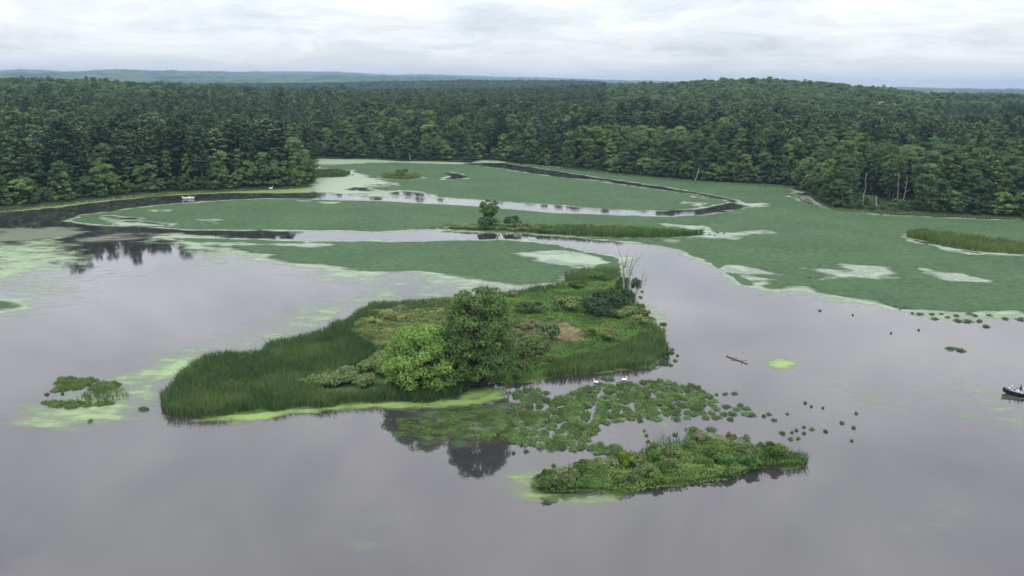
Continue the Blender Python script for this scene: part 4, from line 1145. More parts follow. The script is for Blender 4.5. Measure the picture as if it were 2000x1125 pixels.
    shrub(1030, 449, 20, .7, 'shrub_brown', 'small brownish bush east of the rounded bush on the middle islet', col=(.8, .8, .7))
    shrub(786, 347, 20, 1.15, 'shrub_olive', 'small loose bush standing on the tiny far islet', col=(.8, .9, .7))
build_shrubs()

# ------------------------------------------------------------------ island trees
def big_tree(name, label, px, py, H, env, mat, lobes, per, size, stems, seed, tlo=.04):
    """env: list of (height fraction, radius)"""
    global RNG
    keep = RNG; RNG = np.random.default_rng(seed)
    x, y = G1(px, py); gz = ground_z(x, y)
    eh = [e[0] for e in env]; er = [e[1] for e in env]
    cs, rs = [], []
    for k in range(lobes):
        t = tlo + (0.97 - tlo) * RNG.random()
        R = np.interp(t, eh, er); a = RNG.random() * 6.283; q = R * (0.30 + 0.66 * RNG.random() ** .45)
        cs.append((math.cos(a) * q, math.sin(a) * q, H * t)); rs.append((0.55 + 0.75 * RNG.random()) * (max(er) * .19 if lobes > 100 else .8))
    t = empty(name, (x, y, gz)); tag(t, label, 'tree')
    link('crown', crown_mesh('crown', mat, cs, rs, per, size, .8, .55, .3), t)
    b = MB()
    for s in range(stems):
        a = s * 6.283 / stems + .4; o = .35 if stems > 1 else 0
        p0 = (math.cos(a) * o, math.sin(a) * o, -.4); p1 = (math.cos(a) * o * 4 + RNG.normal() * .3, math.sin(a) * o * 4 + RNG.normal() * .3, H * .86)
        b.tube(wiggle(p0, p1, 7, .02), np.linspace(.26, .04, 7), 8)
    tr = link('trunk', b.mesh('trunk', M['bark'], True), t)
    b = MB()
    for k in range(0, lobes, 2):
        c = np.array(cs[k]); b.tube(wiggle((c[0] * .15, c[1] * .15, max(.5, c[2] - .35 * H * .5 - .4)), c, 4, .06), np.linspace(.07, .015, 4), 5)
    link('limb', b.mesh('limb', M['bark'], True), tr)
    RNG = keep
    return t
big_tree('broadleaf_tree', 'tallest dark green tree at the middle of the large island', 934, 748, 14.6, [(0, 4.0), (.15, 5.0), (.45, 5.7), (.7, 5.3), (.9, 4.0), (1, 2.4)], M['dark_tree'], 320, 105, .34, 4, 21, .08)
big_tree('broadleaf_tree', 'bright green round tree left of the tallest one on the large island', 828, 756, 8.7, [(0, 4.6), (.2, 5.9), (.45, 6.2), (.7, 5.2), (.9, 3.4), (1, 1.6)], M['maple'], 260, 90, .36, 3, 22, .10)
big_tree('broadleaf_tree', 'lone vase-shaped tree with bare foot on the middle islet', 955, 444, 8.6, [(0, .3), (.2, .6), (.4, 1.5), (.65, 2.8), (.85, 3.1), (1, 2.4)], M['dark_tree'], 90, 70, .5, 2, 23, .18)

# ------------------------------------------------------------------ dead trees, trunks, driftwood
def dead_tree():
    x, y = G1(1228, 597)
    t = empty('dead_tree', (x, y, .3)); tag(t, 'bleached leafless dead tree with forked stems on the large island bank', 'tree')
    def stem(pts, r, name='stem', par=t):
        b = MB(); b.tube(pts, 1.3 * np.linspace(r, r * .25, len(pts)), 7); return link(name, b.mesh(name, M['pale_bark'], True), par)
    s = 8.9   # photo pixels per metre here
    def pt(px, py, dy=0): return ((px - 1228) / s, dy, (597 - py) / s / .96)
    def path(*a): return [pt(*q) for q in a]
    s1 = stem(path((1228, 600), (1229, 575), (1228, 555), (1226, 535), (1231, 512), (1232, 505)), .22)
    s2 = stem(path((1218, 598, .4), (1218, 570, .5), (1216, 545, .5), (1213, 525, .5)), .17)
    s3 = stem(path((1236, 596, -.3), (1240, 575, -.4), (1247, 562, -.5), (1262, 546, -.4)), .16)
    stem(path((1218, 548, .5), (1214, 520, .7), (1206, 500, .8), (1204, 490, .8)), .10, 'branch', s2)
    stem(path((1217, 530, .5), (1221, 508, .6), (1223, 492, .6)), .09, 'branch', s2)
    stem(path((1227, 545), (1233, 525, .3), (1245, 508, .4), (1252, 494, .4)), .10, 'branch', s1)
    stem(path((1227, 560), (1222, 540, -.3), (1220, 520, -.4), (1222, 503, -.5)), .08, 'branch', s1)
    stem(path((1247, 562, -.5), (1252, 540, -.6), (1256, 522, -.6)), .08, 'branch', s3)
    stem(path((1247, 561, -.5), (1258, 558, -.3), (1266, 556, -.2)), .06, 'branch', s3)
    stem(path((1243, 569, -.5), (1250, 552, -.9), (1250, 530, -1.0)), .05, 'branch', s3)
    stem(path((1236, 518, .3), (1238, 508, .3), (1236, 500, .3)), .04, 'branch', s1)
    rs = np.random.default_rng(9)
    for k in range(16):
        par, (qx, qy, qd) = [(s1, (1228 + rs.random() * 5, 570 - rs.random() * 55, .1)), (s2, (1216 + rs.random() * 3, 565 - rs.random() * 45, .5)), (s3, (1243 + rs.random() * 14, 565 - rs.random() * 14, -.4))][k % 3]
        ex, ey = qx + (rs.random() - .5) * 22, qy - 5 - rs.random() * 14
        stem(path((qx, qy, qd), ((qx + ex) / 2 + rs.normal(), (qy + ey) / 2 + 1, qd + .2), (ex, ey, qd + rs.normal() * .5)), .035, 'branch', par)
dead_tree()

def snag(px, py, hpx, lean, label, fork=False, rad=.15, tops=False):
    x, y = G1(px, py); s = ppm(px, py); H = hpx / s
    t = empty('bare_tree', (x, y, .3)); tag(t, label, 'tree trunk')
    b = MB(); top = (lean * H, .3, H)
    b.tube(wiggle((0, 0, -.5), top, 6, .012), np.linspace(rad, rad * .45, 6), 7)
    link('trunk', b.mesh('trunk', M['pale_bark'], True), t)
    for k in range(5 if fork else 3):
        b = MB(); z0 = H * (.5 + .45 * RNG.random()); a = RNG.random() * 6.28; L = H * (.12 + .12 * RNG.random())
        b.tube(wiggle((lean * z0, .3 * z0 / H, z0), (lean * z0 + math.cos(a) * L, math.sin(a) * L, z0 + L * .7), 4, .06), np.linspace(rad * .35, .02, 4), 5)
        link('branch', b.mesh('branch', M['pale_bark'], True), t)
    return t
snag(1685, 409, 62, .0, 'thin bare trunk standing apart at the right shore, nearest the driftwood')
snag(1712, 409, 22, -.15, 'short pale leaning stump on the right shore', rad=.34)
snag(1752, 404, 58, -.06, 'tall pale bare trunk in the gap of the right wood, west of a pair', True, .17)
snag(1763, 411, 56, .02, 'pale bare trunk in the gap of the right wood, nearer the water', True, .15)
snag(1743, 392, 54, .02, 'slim bare trunk deepest in the gap of the right wood', False, .15)
snag(1798, 413, 34, .25, 'small leaning bare trunk on the right shore past the gap')
snag(1357, 355, 24, .28, 'pale trunk leaning over the water on the far shore', False, .25)
snag(1400, 352, 34, .03, 'reddish bare trunk in the far shore wood above the channel bend', True, .25)
snag(802, 314, 14, -.2, 'small pale trunk leaning at the far shore behind the tiny islet', False, .2)

def driftwood(px0, py0, px1, py1, rad, label, twigs):
    a = np.array(G1(px0, py0)); b_ = np.array(G1(px1, py1)); c = (a + b_) / 2
    t = empty('driftwood_log', (c[0], c[1], 0)); tag(t, label, 'log')
    b = MB(); p0 = (*(a - c), rad * .6); p1 = (*(b_ - c), rad * .3)
    b.tube(wiggle(p0, p1, 6, .012), np.linspace(rad * .7, rad, 6), 8)
    link('trunk', b.mesh('trunk', M['wet_wood'], True), t)
    d = b_ - a; L = np.linalg.norm(d); d = d / L
    for (u, ang, l, up) in twigs:
        q = a - c + d * L * u; e = q + l * np.array([d[0] * math.cos(ang) - d[1] * math.sin(ang), d[0] * math.sin(ang) + d[1] * math.cos(ang)])
        b = MB(); b.tube(wiggle((*q, rad * .5), (*e, up), 4, .05), np.linspace(rad * .6, rad * .2, 4), 6)
        link('branch', b.mesh('branch', M['wet_wood'], True), t)
driftwood(1419, 696, 1459, 711, .13, 'dark forked log floating beside the yellow duckweed patch', [(.62, .7, 1.5, .35), (.6, -2.6, 1.4, .15), (.75, -.8, 1.1, .3), (.4, 1.2, .6, .35)])
driftwood(1545, 384, 1606, 397, .28, 'long grey log lying in the shallows off the right point', [(.2, 1.4, 3, 1.6), (.25, 1.0, 3.5, 2.2), (.6, -1.2, 3, .5), (.8, .8, 4, 1.5)])
driftwood(1562, 391, 1588, 398, .35, 'short dark log below the long grey one at the right point', [(.3, 1, 1.5, .8), (.7, -1, 1.5, .6)])
driftwood(1637, 407, 1680, 409, .3, 'grey fallen trunk along the right shore near the first bare trunk', [(.5, .7, 2, .8)])
driftwood(1720, 420, 1745, 417, .25, 'half-sunk log in front of the short leaning stump', [(.4, .8, 1, .4)])
driftwood(1878, 490, 1915, 496, .22, 'dark log along the bank of the right islet', [(.6, .7, 1, .3)])

# ------------------------------------------------------------------ water plants
def clump_mesh(n, R, h, size):
    k = 6; ang = RNG.random(k) * 6.283; off = R * .50 * np.sqrt(RNG.random(k)); off[0] = 0; rad = R * (.46 + .22 * RNG.random(k)); hh = h * (.45 + .75 * RNG.random(k))
    w = RNG.integers(0, k, n); a = RNG.random(n) * 6.283; q = np.sqrt(RNG.random(n))
    c = np.stack([np.cos(ang[w]) * off[w] + np.cos(a) * q * rad[w], np.sin(ang[w]) * off[w] + np.sin(a) * q * rad[w], hh[w] * (.2 + .8 * RNG.random(n)) * (1.1 - .7 * q ** 2)], -1)
    nn = unit(np.stack([np.cos(a) * .5 + RNG.normal(size=n) * .45, np.sin(a) * .5 + RNG.normal(size=n) * .45, .75 + RNG.random(n) * .4], -1))
    v, f, t = leaf_quads(c, nn, size * (.7 + .6 * RNG.random(n)), .7)
    return v, f, t
WP = []
for i in range(9):
    v, f, t = clump_mesh(340, .85, .5, .17)
    WP.append(mesh_np('water_plant', v, f, [M['water_plant']], fattr={'tint': t}))
_wp = []
def water_plant(x, y, s, hz, label, group=None, col=(1, 1, 1), asp=1.0, name='water_plant'):
    k = random.randrange(9)
    o = link(name, WP[k])
    o.location = (x, y, -.02); o.rotation_euler = (0, 0, random.random() * .5 - .25 + (math.pi if random.random() < .5 else 0)); o.scale = (s * asp, s, hz); o.color = (*col, 1)
    return tag(o, label, 'water plant', group)

def poisson(pl, r, nmax=999, wob=1.0):
    lo, hi = pl.min(0), pl.max(0); out = []
    for _ in range(9000):
        q = lo + RNG.random(2) * (hi - lo)
        if len(out) and (np.hypot(*(np.array(out) - q).T) < r * (.8 + .5 * RNG.random())).any(): continue
        out.append(q)
        if len(out) > 2500: break
    q = np.array(out); s = sdist(q[:, 0], q[:, 1], pl) + fbm(q[:, 0], q[:, 1], 5, 51, 3) * wob
    return q[s > 0][:nmax]

def build_water_plants():
    bed = P([(985, 800), (1000, 790), (1078, 776), (1153, 756), (1200, 750), (1289, 743), (1345, 754), (1387, 766), (1400, 785), (1380, 800), (1330, 812), (1206, 822), (1168, 844), (1127, 870), (1142, 881), (1078, 881), (995, 866), (930, 858), (960, 825)])
    hole1 = P([(1140, 800), (1160, 792), (1165, 803), (1150, 812)]); hole2 = P([(1060, 840), (1085, 836), (1095, 845), (1070, 850)])
    q = poisson(bed, .86, 292, 1.6)
    for h in (hole1, hole2): q = q[sdist(q[:, 0], q[:, 1], h) < 0]
    for p_ in q:
        c = .8 + .35 * RNG.random()
        ux, uy = project(p_[0], p_[1], 0.0)
        mid_y = 868 - (ux - 960) * .21
        row = 'north rim' if uy < mid_y - 40 else 'south rim' if uy > mid_y + 12 else 'middle'
        part = 'west third' if ux < 1110 else 'central third' if ux < 1250 else 'east third'
        tn = 'dull' if c < .92 else 'light' if c > 1.05 else 'mid'
        lab = f'{tn} green water plant, {row} of the dense bed, {part}'
        water_plant(p_[0], p_[1], .92 + .3 * RNG.random(), .7 + .6 * RNG.random(), lab, lab.replace('plant', 'plants'), (c, c, c * .9))
    for p_ in poisson(P([(783, 812), (850, 803), (930, 795), (990, 800), (960, 825), (930, 858), (905, 868), (860, 858), (800, 850), (775, 852)]), 1.7, 60):
        c = .8 + .3 * RNG.random()
        water_plant(p_[0], p_[1], .8 + .5 * RNG.random(), .4 + .4 * RNG.random(), 'low water plant in the loose west end of the bed', 'loose west end of the plant bed', (c * .8, c * .82, c * .65), 1.5, 'lily_clump')
    for p_ in poisson(P([(1150, 872), (1170, 866), (1217, 872), (1225, 886), (1160, 888)]), .9, 30):
        water_plant(p_[0], p_[1], .8, .9, 'water plant in the small patch touching the front island', 'plant patch at the front island', name='lily_clump')
    for p_ in poisson(P([(1003, 766), (1035, 760), (1067, 762), (1064, 772), (1045, 784), (1005, 782)]), .95, 20):
        water_plant(p_[0], p_[1], .85, 1.0, 'water plant in the little raft north of the dense bed', 'little raft of water plants', name='lily_clump')
    for p_ in poisson(P([(1385, 790), (1462, 790), (1480, 802), (1432, 822), (1380, 818), (1330, 825), (1300, 820)]), 1.7, 30):
        water_plant(p_[0], p_[1], .75 + .4 * RNG.random(), .8, 'water plant in the broken east fringe of the dense bed', 'east fringe of the plant bed', (.9, .95, 1), 1.0, 'lily_clump')
    # the lily islet on the left
    for pts, lab in (([(98, 748), (125, 738), (185, 738), (187, 750), (115, 756)], 'back raft of the lily islet on the left'), ([(100, 765), (162, 757), (160, 751), (110, 758)], 'thin second raft of the lily islet on the left'),
                     ([(170, 762), (187, 748), (205, 743), (240, 750), (238, 754), (195, 766)], 'east raft of the lily islet on the left'), ([(84, 787), (110, 784), (218, 786), (222, 792), (140, 799), (112, 797)], 'front raft of the lily islet on the left')):
        for p_ in poisson(P(pts), .85, 40, .8):
            water_plant(p_[0], p_[1], .85 + .3 * RNG.random(), .8, 'dull green water plant in the ' + lab, lab, (.95, .88, .75), 1.0, 'lily_clump')
    single = [(90, 771, 12, 'dark water plant off the west end of the lily islet'), (123, 770, 8, 'tiny dark water plant in the gap of the lily islet'), (281, 800, 20, 'flat twiggy water plant between lily islet and large island'), (178, 823, 14, 'lone small water plant below the lily islet'),
              (1858, 681, 26, 'wide lone raft of water plants on the open right water'), (1874, 685, 18, 'smaller clump touching the wide lone raft on its right'),
              (1819, 615, 14, 'water plant at the mat edge, largest of the western ones'), (1828, 623, 15, 'water plant just below the largest western mat edge one'), (1851, 620, 11, 'water plant between two pairs at the mat edge'), (1873, 627, 16, 'west half of the paired plants at the mat edge'),
              (1890, 628, 18, 'east half of the paired plants at the mat edge'), (1914, 627, 16, 'round water plant east of the pair at the mat edge'), (1924, 638, 14, 'southernmost dark water plant off the mat edge'), (1963, 623, 13, 'lone water plant near the right edge by the mat'), (1994, 624, 16, 'water plant cut by the right edge of the view'),
              (1838, 614, 9, 'small water plant above the middle of the mat edge row'), (1868, 617, 12, 'flat water plant behind the paired plants'), (1892, 613, 14, 'long flat water plant inside the mat edge'), (1905, 617, 12, 'flat plant inside the mat edge, east of a longer one'), (1931, 617, 13, 'flat plant inside the mat edge near its east end'),
              (1796, 614, 14, 'flat water plant at the west start of the mat edge row'), (1782, 612, 9, 'small flat plant west of the mat edge row'), (1768, 602, 11, 'low plant on the mat edge corner'), (1750, 600, 11, 'low plant farthest west on the mat edge corner'), (1759, 604, 9, 'small low plant on the mat edge corner, below another'),
              (1795, 645, 6, 'speck-like water plant below the mat edge row'), (1741, 651, 7, 'small plant on open water west of the speck-like one'), (1600, 607, 9, 'small upright plant alone west of the mat edge'), (1666, 616, 5, 'dark dot of a plant on open water'), (1648, 578, 6, 'tiny plant at the duckweed hem'),
              (1435, 769, 17, 'round dark water plant east of the dense bed'), (1400, 771, 9, 'faint plant just west of the round dark one'), (1417, 770, 12, 'faint flat plant beside the round dark one'), (1468, 811, 22, 'big round water plant at the end of the east fringe'), (1491, 813, 11, 'dark plant between two big round ones'),
              (1510, 821, 15, 'round plant farthest from the east fringe'), (1500, 809, 14, 'faint flat plant above the far round one'), (1538, 809, 9, 'small plant east of the far round one'), (1572, 788, 11, 'dark sliver of plant highest on the open water'), (1585, 795, 6, 'tiny plant just below the dark sliver'), (1608, 797, 8, 'small plant east of the dark sliver'),
              (1672, 808, 8, 'lone plant far out on the open water'), (1644, 827, 11, 'dark plant below the far out lone one'), (1666, 836, 10, 'flat plant beside the dark one far out'), (1530, 847, 15, 'west plant of the scattered cluster beyond the front island'), (1555, 841, 10, 'upper plant of the scattered cluster beyond the front island'),
              (1570, 835, 7, 'small topmost plant of the scattered cluster'), (1569, 847, 12, 'middle plant of the scattered cluster'), (1586, 839, 14, 'east plant of the scattered cluster beyond the front island'), (1611, 843, 11, 'dark plant outlying the scattered cluster on the east'), (1547, 845, 8, 'little plant inside the scattered cluster'),
              (1544, 858, 10, 'faint plant south of the scattered cluster'), (1559, 857, 8, 'faint small plant south of the scattered cluster, east of another'), (1664, 862, 5, 'dot of a plant far right of the front island'),
              (1275, 634, 16, 'water plant against the east bank under the olive shrubs'), (1293, 634, 22, 'loose flat plant off the east bank'), (1312, 683, 12, 'plant off the east point of the large island'), (1312, 690, 16, 'wider plant off the east point, below another'), (1324, 695, 8, 'outermost small plant off the east point'),
              (1298, 699, 18, 'plant touching the east reeds'), (1318, 705, 12, 'flat plant below the outermost one off the east point'), (1296, 711, 22, 'wide plant below the east reeds'), (1311, 714, 10, 'small plant next to the wide one below the east reeds'), (1262, 719, 36, 'long plant fringe under the southeast reeds'),
              (1189, 741, 31, 'oval water plant between the two swans'), (1174, 750, 16, 'flat water plant in front of the west swan'), (1147, 757, 18, 'round plant at the back edge of the dense bed'), (1011, 746, 24, 'plant under the bank beside the tall tree'), (1291, 750, 20, 'tallest round plant at the top of the dense bed'),
              (1004, 885, 12, 'small plant off the south edge of the dense bed'), (1027, 882, 14, 'round plant off the south edge of the dense bed'), (1081, 911, 13, 'lone plant west of the front island'), (927, 793, 30, 'flat plant over the drowned green shallows'), (1175, 824, 12, 'small plant below the bed, in the open bay'), (1252, 821, 20, 'plant at the lower rim of the bed near the bay'),
              (1258, 842, 8, 'upper small plant in the bay behind the front island'), (1263, 851, 10, 'middle small plant in the bay behind the front island'), (1266, 863, 9, 'lower small plant in the bay behind the front island'), (1316, 850, 16, 'flat plant beside the few standing reeds'), (1388, 872 - 32, 24, 'brownish flat plant raft behind the back corner of the front island'),
              (1375, 455, 7, 'dark tuft off the east end of the middle islet'), (1386, 458, 7, 'second dark tuft off the middle islet'), (1402, 455, 7, 'round dark tuft standing apart off the middle islet'), (1414, 456, 6, 'outermost dark tuft off the middle islet'), (1396, 461, 6, 'low dark tuft in front of the others off the middle islet'),
              (845, 446, 11, 'dark tuft off the west end of the middle islet'), (862, 446, 12, 'long tuft at the west tip of the middle islet'), (1582, 543, 8, 'plant in the pale hole of the mat'), (690, 342, 9, 'dark plant off the reed bed by the left wood'), (1255, 570, 9, 'flat plant in the water beside the dead tree'), (1252, 581, 11, 'low plant along the bank by the dead tree')]
    for px, py, w, lab in single:
        x, y = G1(px, py); s = w / ppm(px, py) / 1.7
        water_plant(x, y, max(.35, min(s, 1.0)), .55 + .35 * min(s, 1.2), lab, None, (.75, .82, .85), max(1.0, s / .9), 'lily_clump')
    n = 0
    for p_ in poisson(P([(1487, 500), (1500, 478), (1560, 462), (1625, 470), (1652, 500), (1640, 522), (1600, 528), (1545, 515)]), 3.1, 85, 9):
        water_plant(p_[0], p_[1], .35 + .45 * RNG.random(), .3, 'small dark tuft speckling the green mat on the right', 'dark tufts speckling the right mat', (.62, .72, .7), 1.6, 'lily_tuft')
build_water_plants()

# ------------------------------------------------------------------ boats, person, swans
M['hull_dark'] = mat_plain('navy_hull_paint', (0.012, 0.013, 0.022), .3, .5, 0, .1)
M['hull_white'] = mat_plain('white_hull_paint', (0.74, 0.75, 0.77), .35, .5, 0, .05)
M['deck'] = mat_plain('boat_deck', (0.24, 0.25, 0.27), .6, .3, 0, .08)
M['seat'] = mat_plain('boat_seat_vinyl', (0.45, 0.45, 0.48), .5, .4, 0, .05)
M['black'] = mat_plain('black_plastic', (0.015, 0.015, 0.017), .4, .5, 0, .1)
M['alu'] = mat_plain('dull_aluminium', (0.55, 0.56, 0.58), .35, .5, .8, .05)
M['cloth'] = mat_plain('dark_jacket', (0.022, 0.024, 0.035), .85, .2)
M['skin'] = mat_plain('skin', (0.45, 0.28, 0.21), .6, .3, 0, .05)
M['swan'] = mat_plain('white_feathers', (0.82, 0.82, 0.80), .8, .2, 0, .04)
M['beak'] = mat_plain('orange_beak', (0.65, 0.20, 0.03), .5)
M['glass'] = mat_plain('tinted_screen', (0.10, 0.12, 0.14), .1, .6)

def loft(sections, mat, name, smooth=True):
    """open cross-sections (same count of points) joined along the boat"""
    S = np.array(sections, float); a, b, _ = S.shape
    v = S.reshape(-1, 3); i = np.arange(a - 1)[:, None] * b; j = np.arange(b - 1)[None]
    q = np.stack([i + j, i + j + 1, i + b + j + 1, i + b + j], -1).reshape(-1, 4)
    return mesh_np(name, v, q, [mat], smooth)

def boat(px, py, heading, L, W, hullmat, label, dark):
    x, y = G1(px, py)
    t = empty('motor_boat' if dark else 'skiff', (x, y, -.08), heading); tag(t, label, 'boat')
    st = np.linspace(0, 1, 11); out, rim, deck = [], [], []
    for s in st:                                    # s = 0 stern, 1 bow
        w = W / 2 * (1 - max(0, (s - .45) / .55) ** 2.2) * (.92 + .08 * min(1, s * 4)); w = max(w, .03)
        X = L * (s - .5); sh = .62 + .30 * s ** 2; kz = max(0, (s - .7) / .3) ** 2 * .45
        out.append([(X, -w, sh), (X, -w * .93, sh * .45 + kz * .5), (X, -w * .72, .06 + kz), (X, 0, -.08 + kz), (X, w * .72, .06 + kz), (X, w * .93, sh * .45 + kz * .5), (X, w, sh)])
        rim.append([(X, -w - .02, sh - .02), (X, -w - .02, sh + .03), (X, -w + .07 * (w > .2), sh + .03), (X, -w + .07 * (w > .2), sh - .08)])
        zi = .40 + (.24 if s > .62 else 0) + .28 * max(0, s - .62)
        deck.append([(X, -w * .9, zi), (X, 0, zi), (X, w * .9, zi)])
    h = link('hull', loft(out, hullmat, 'hull'), t)
    b = MB(); b.box((-L / 2 - .01, 0, .33), (.04, W * .86, .62)); link('transom', b.mesh('transom', hullmat), h)
    b = MB()
    v = np.array(rim); v2 = v * np.array([1, -1, 1])
    for vv in (v, v2):
        a_, n_, _ = vv.shape; i = np.arange(a_ - 1)[:, None] * n_; j = np.arange(n_ - 1)[None]
        b.add(vv.reshape(-1, 3), np.stack([i + j, i + j + 1, i + n_ + j + 1, i + n_ + j], -1).reshape(-1, 4))
    link('gunwale', b.mesh('gunwale', M['hull_white'] if not dark else M['deck']), h)
    link('deck', loft(deck, M['deck'], 'deck', False), t)
    def seat(X, Y, z):
        b = MB(); b.tube([(X, Y, z), (X, Y, z + .32)], .05, 6); b.box((X, Y, z + .38), (.46, .46, .12)); s_ = link('seat', b.mesh('seat', M['seat']), t)
        b = MB(); b.box((X - .23, Y, z + .66), (.10, .44, .48)); link('backrest', b.mesh('backrest', M['seat']), s_)
    if dark:
        seat(L * .30, .0, .62); seat(-L * .02, -.42, .3); seat(-L * .02, .42, .3)
        b = MB(); b.box((L * .10, .34, .74), (.5, .50, .56), 0, .9); c = link('console', b.mesh('console', M['seat']), t)
        b = MB(); b.box((L * .135, .34, 1.13), (.03, .48, .26)); link('windscreen', b.mesh('windscreen', M['glass']), c)
        b = MB(); b.tube([(L * .46, .18, .95), (L * .40, .3, 1.0), (L * .30, .42, .92)], .04, 6); b.box((L * .47, .18, 1.02), (.3, .14, .16)); link('trolling_motor', b.mesh('trolling_motor', M['black']), t)
    else:
        for X in (-L * .25, L * .08):
            b = MB(); b.box((X, 0, .46), (.3, W * .86, .05)); link('bench', b.mesh('bench', M['hull_white']), t)
        b = MB(); b.box((L * .05, 0, .72), (.5, .7, .6), 0, .8); link('console', b.mesh('console', M['hull_white']), t)
    b = MB(); b.box((-L / 2 - .25, 0, .92), (.42, .34, .42), 0, .8); m_ = link('outboard_motor', b.mesh('outboard_motor', M['black'] if dark else M['hull_white']), t)
    b = MB(); b.box((-L / 2 - .22, 0, .38), (.20, .12, .8)); b.box((-L / 2 - .05, 0, .6), (.2, .24, .3)); link('motor_leg', b.mesh('motor_leg', M['black']), m_)
    return t

def skin_body(name, verts, edges, radii, mat, parent, sub=1):
    me = bpy.data.meshes.new(name); me.from_pydata(verts, edges, []); me.materials.append(mat)
    o = link(name, me, parent)
    md = o.modifiers.new('skin', 'SKIN'); md.use_smooth_shade = True
    sv = me.skin_vertices[0].data
    for i, r in enumerate(radii):
        sv[i].radius = (r, r) if np.isscalar(r) else r
        sv[i].use_root = i == 0
    s = o.modifiers.new('smooth', 'SUBSURF'); s.levels = sub; s.render_levels = sub
    return o

def person_seated(loc, rz, label):
    t = empty('person', loc, rz); tag(t, label, 'person')
    V = [(0, 0, .02), (0, 0, .22), (.02, 0, .45), (.03, 0, .56), (.05, 0, .64),
         (.02, .19, .50), (.14, .24, .26), (.34, .16, .20), (.02, -.19, .50), (.14, -.24, .26), (.34, -.16, .20),
         (.05, .10, 0), (.44, .13, .05), (.46, .13, -.36), (.60, .13, -.40), (.05, -.10, 0), (.44, -.13, .05), (.46, -.13, -.36), (.60, -.13, -.40)]
    E = [(0, 1), (1, 2), (2, 3), (3, 4), (2, 5), (5, 6), (6, 7), (2, 8), (8, 9), (9, 10), (0, 11), (11, 12), (12, 13), (13, 14), (0, 15), (15, 16), (16, 17), (17, 18)]
    R = [(.16, .13), (.17, .12), (.18, .11), .06, .055, .07, .052, .036, .07, .052, .036, .095, .07, .052, .04, .095, .07, .052, .04]
    skin_body('body', V, E, R, M['cloth'], t)
    hd = skin_body('head', [(.05, 0, .64), (.06, 0, .74), (.065, 0, .84)], [(0, 1), (1, 2)], [.055, (.085, .10), (.075, .085)], M['skin'], t)
    b = MB(); b.box((.155, 0, .745), (.03, .025, .035)); link('nose', b.mesh('nose', M['skin']), hd)
    b = MB(); b.tube([(.06, 0, .80), (.06, 0, .86), (.06, 0, .90)], [.105, .10, .05], 10); b.box((.17, 0, .815), (.12, .15, .02)); link('cap', b.mesh('cap', M['black'], True), t)
    for sy in (1, -1):
        b = MB(); b.box((.36, .16 * sy, .20), (.08, .07, .03))
        for k in range(4): b.tube([(.39, (.135 + .018 * k) * sy, .20), (.44 - .005 * abs(k - 1.5), (.135 + .018 * k) * sy, .195), (.45, (.135 + .018 * k) * sy, .17)], .009, 5)
        b.tube([(.36, .125 * sy, .20), (.40, .105 * sy, .19)], .010, 5)
        link('hand', b.mesh('hand', M['skin']), t)
    return t

_b1 = boat(1992, 772, math.radians(180 - 24), 4.7, 1.75, M['hull_dark'], 'dark-hulled fishing boat with pale deck at the right edge', True)
_mx = _b1.matrix_basis
def on_boat(b, p):
    a = b.rotation_euler.z
    return (b.location.x + p[0] * math.cos(a) - p[1] * math.sin(a), b.location.y + p[0] * math.sin(a) + p[1] * math.cos(a), b.location.z + p[2])
person_seated(on_boat(_b1, (-.10, -.42, .80)), _b1.rotation_euler.z, 'person in dark clothes and cap sitting in the fishing boat')
boat(369, 388.5, math.radians(8), 4.4, 1.9, M['hull_white'], 'small white skiff in the dark channel below the left wood', False)

def swan(px, py, rz, label, scale=1.0):
    x, y = G1(px, py)
    t = empty('swan', (x, y, 0), rz, scale); tag(t, label, 'swan', 'swans between the large island and the plant bed' if py > 500 else None)
    V = [(0, 0, .16), (-.28, 0, .20), (-.52, 0, .27), (.26, 0, .17), (.40, 0, .26), (.47, 0, .42), (.44, 0, .60), (.46, 0, .74), (.56, 0, .78), (.64, 0, .76)]
    E = [(0, 1), (1, 2), (0, 3), (3, 4), (4, 5), (5, 6), (6, 7), (7, 8), (8, 9)]
    R = [(.23, .19), (.18, .16), (.05, .05), (.17, .15), .085, .055, .045, .05, .06, .035]
    skin_body('body', V, E, R, M['swan'], t, 2)
    b = MB(); b.tube([(.66, 0, .765), (.73, 0, .745), (.78, 0, .735)], [.028, .022, .008], 6); link('beak', b.mesh('beak', M['beak'], True), t)
    for sy in (1, -1):
        me = bpy.data.meshes.new('wing')
        th = np.linspace(0, 1, 8)
        v = [(.20 - .68 * q, sy * (.13 + .14 * math.sin(math.pi * min(1, q * 1.1 + .05))), .24 + .10 * math.sin(math.pi * q)) for q in th] + [(.20 - .68 * q, sy * .04, .36 + .04 * math.sin(math.pi * q)) for q in th]
        me.from_pydata(v, [], [(i, i + 1, i + 9, i + 8) for i in range(7)]); me.materials.append(M['swan'])
        link('wing', me, t)
    return t
swan(1164, 748, 2.6, 'white swan west of the oval plant, by the plant bed', .85)
swan(1219, 743, .2, 'white swan east of the oval plant, on open water', .85)
swan(529, 369, .1, 'white bird resting at the edge of the left wood', 1.6)

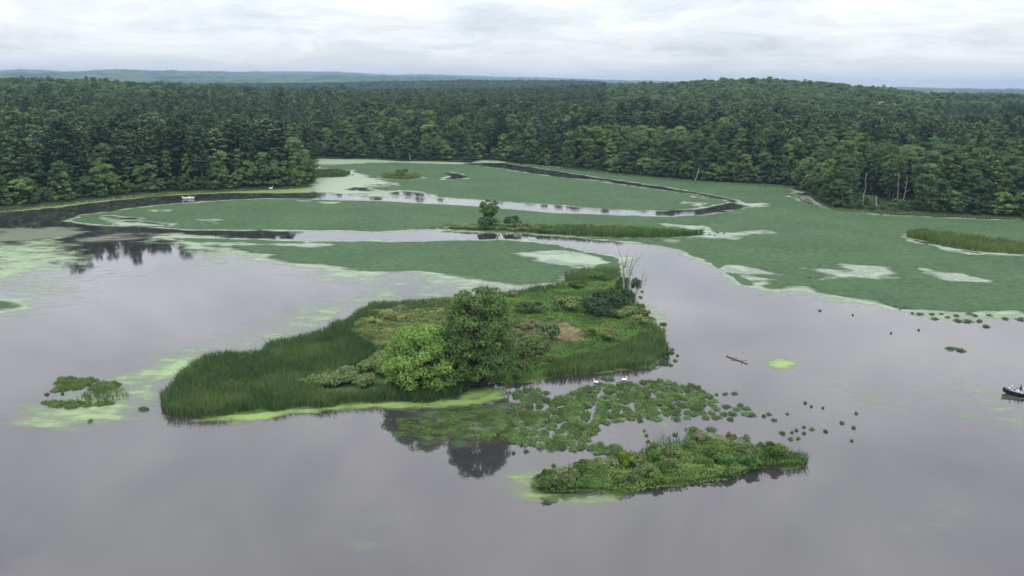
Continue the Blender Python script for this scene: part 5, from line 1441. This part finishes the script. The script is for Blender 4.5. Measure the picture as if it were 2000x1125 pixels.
# ------------------------------------------------------------------ houses on the wooded hill
M['siding'] = mat_plain('pinkish_siding', (.42, .33, .31), .8, .2)
M['siding2'] = mat_plain('grey_siding', (.42, .42, .43), .8, .2)
M['shingle'] = mat_plain('grey_shingles', (.16, .15, .15), .9, .1)
def house(px, py, dist, mat, label, rz):
    az = float(az_of(px)); x, y = dist * math.sin(az), dist * math.cos(az)
    d = rays(px, py); z = CAM_H + dist * d[2] / math.hypot(d[0], d[1])
    g = float(terrain(np.array([x]), np.array([y]))[0]); Hh = max(5.0, z - g)
    t = empty('house', (x, y, g), rz); tag(t, label, 'house')
    b = MB(); b.box((0, 0, Hh / 2), (11, 8, Hh)); 
    b.add([(-5.5, -4, Hh), (-5.5, 4, Hh), (-5.5, 0, Hh + 3.2), (5.5, -4, Hh), (5.5, 4, Hh), (5.5, 0, Hh + 3.2)], [], [(0, 2, 1), (3, 4, 5)])
    link('wall', b.mesh('wall', mat), t)
    b = MB()
    for s in (1, -1):
        b.add([(-6, s * 4.5, Hh - .4), (6, s * 4.5, Hh - .4), (6, 0, Hh + 3.35), (-6, 0, Hh + 3.35), (-6, s * 4.5, Hh - .15), (6, s * 4.5, Hh - .15), (6, 0, Hh + 3.6), (-6, 0, Hh + 3.6)],
              [[0, 1, 2, 3], [4, 7, 6, 5], [0, 4, 5, 1], [0, 3, 7, 4], [1, 5, 6, 2]])
    rf = link('roof', b.mesh('roof', M['shingle']), t)
    b = MB(); b.box((2.5, 1, Hh + 3.4), (.9, .9, 2.0)); link('chimney', b.mesh('chimney', M['siding']), rf)
    for k in range(4):
        b = MB(); b.box((-3.9 + 2.6 * k, -4.03, Hh - 1.6), (1.1, .08, 1.4)); link('window', b.mesh('window', M['glass']), t)
house(1697, 205, 960, M['siding'], 'pinkish house half hidden by trees on the right hill, west one of two', .15)
house(1714, 208, 950, M['siding2'], 'grey house half hidden by trees on the right hill, east one of two', -.2)

# ------------------------------------------------------------------ haze
def haze():
    z0, z1 = -2.8, max(TOP) + 28          # below the lake bed, above the highest treetop
    print('haze top', z1)
    b = MB(); b.box((0, 0, (z0 + z1) / 2), (27000, 27000, z1 - z0))
    mt, n, l = new_mat('haze'); o = N(n, 'ShaderNodeOutputMaterial'); pv = N(n, 'ShaderNodeVolumePrincipled')
    pv.inputs['Color'].default_value = (0.34, 0.51, 0.75, 1); pv.inputs['Density'].default_value = 9.5e-5; pv.inputs['Anisotropy'].default_value = 0.0
    l.new(pv.outputs[0], o.inputs['Volume'])
    tag(link('haze', b.mesh('haze', mt)), 'thin blue haze over the far woods', kind='stuff')
haze()
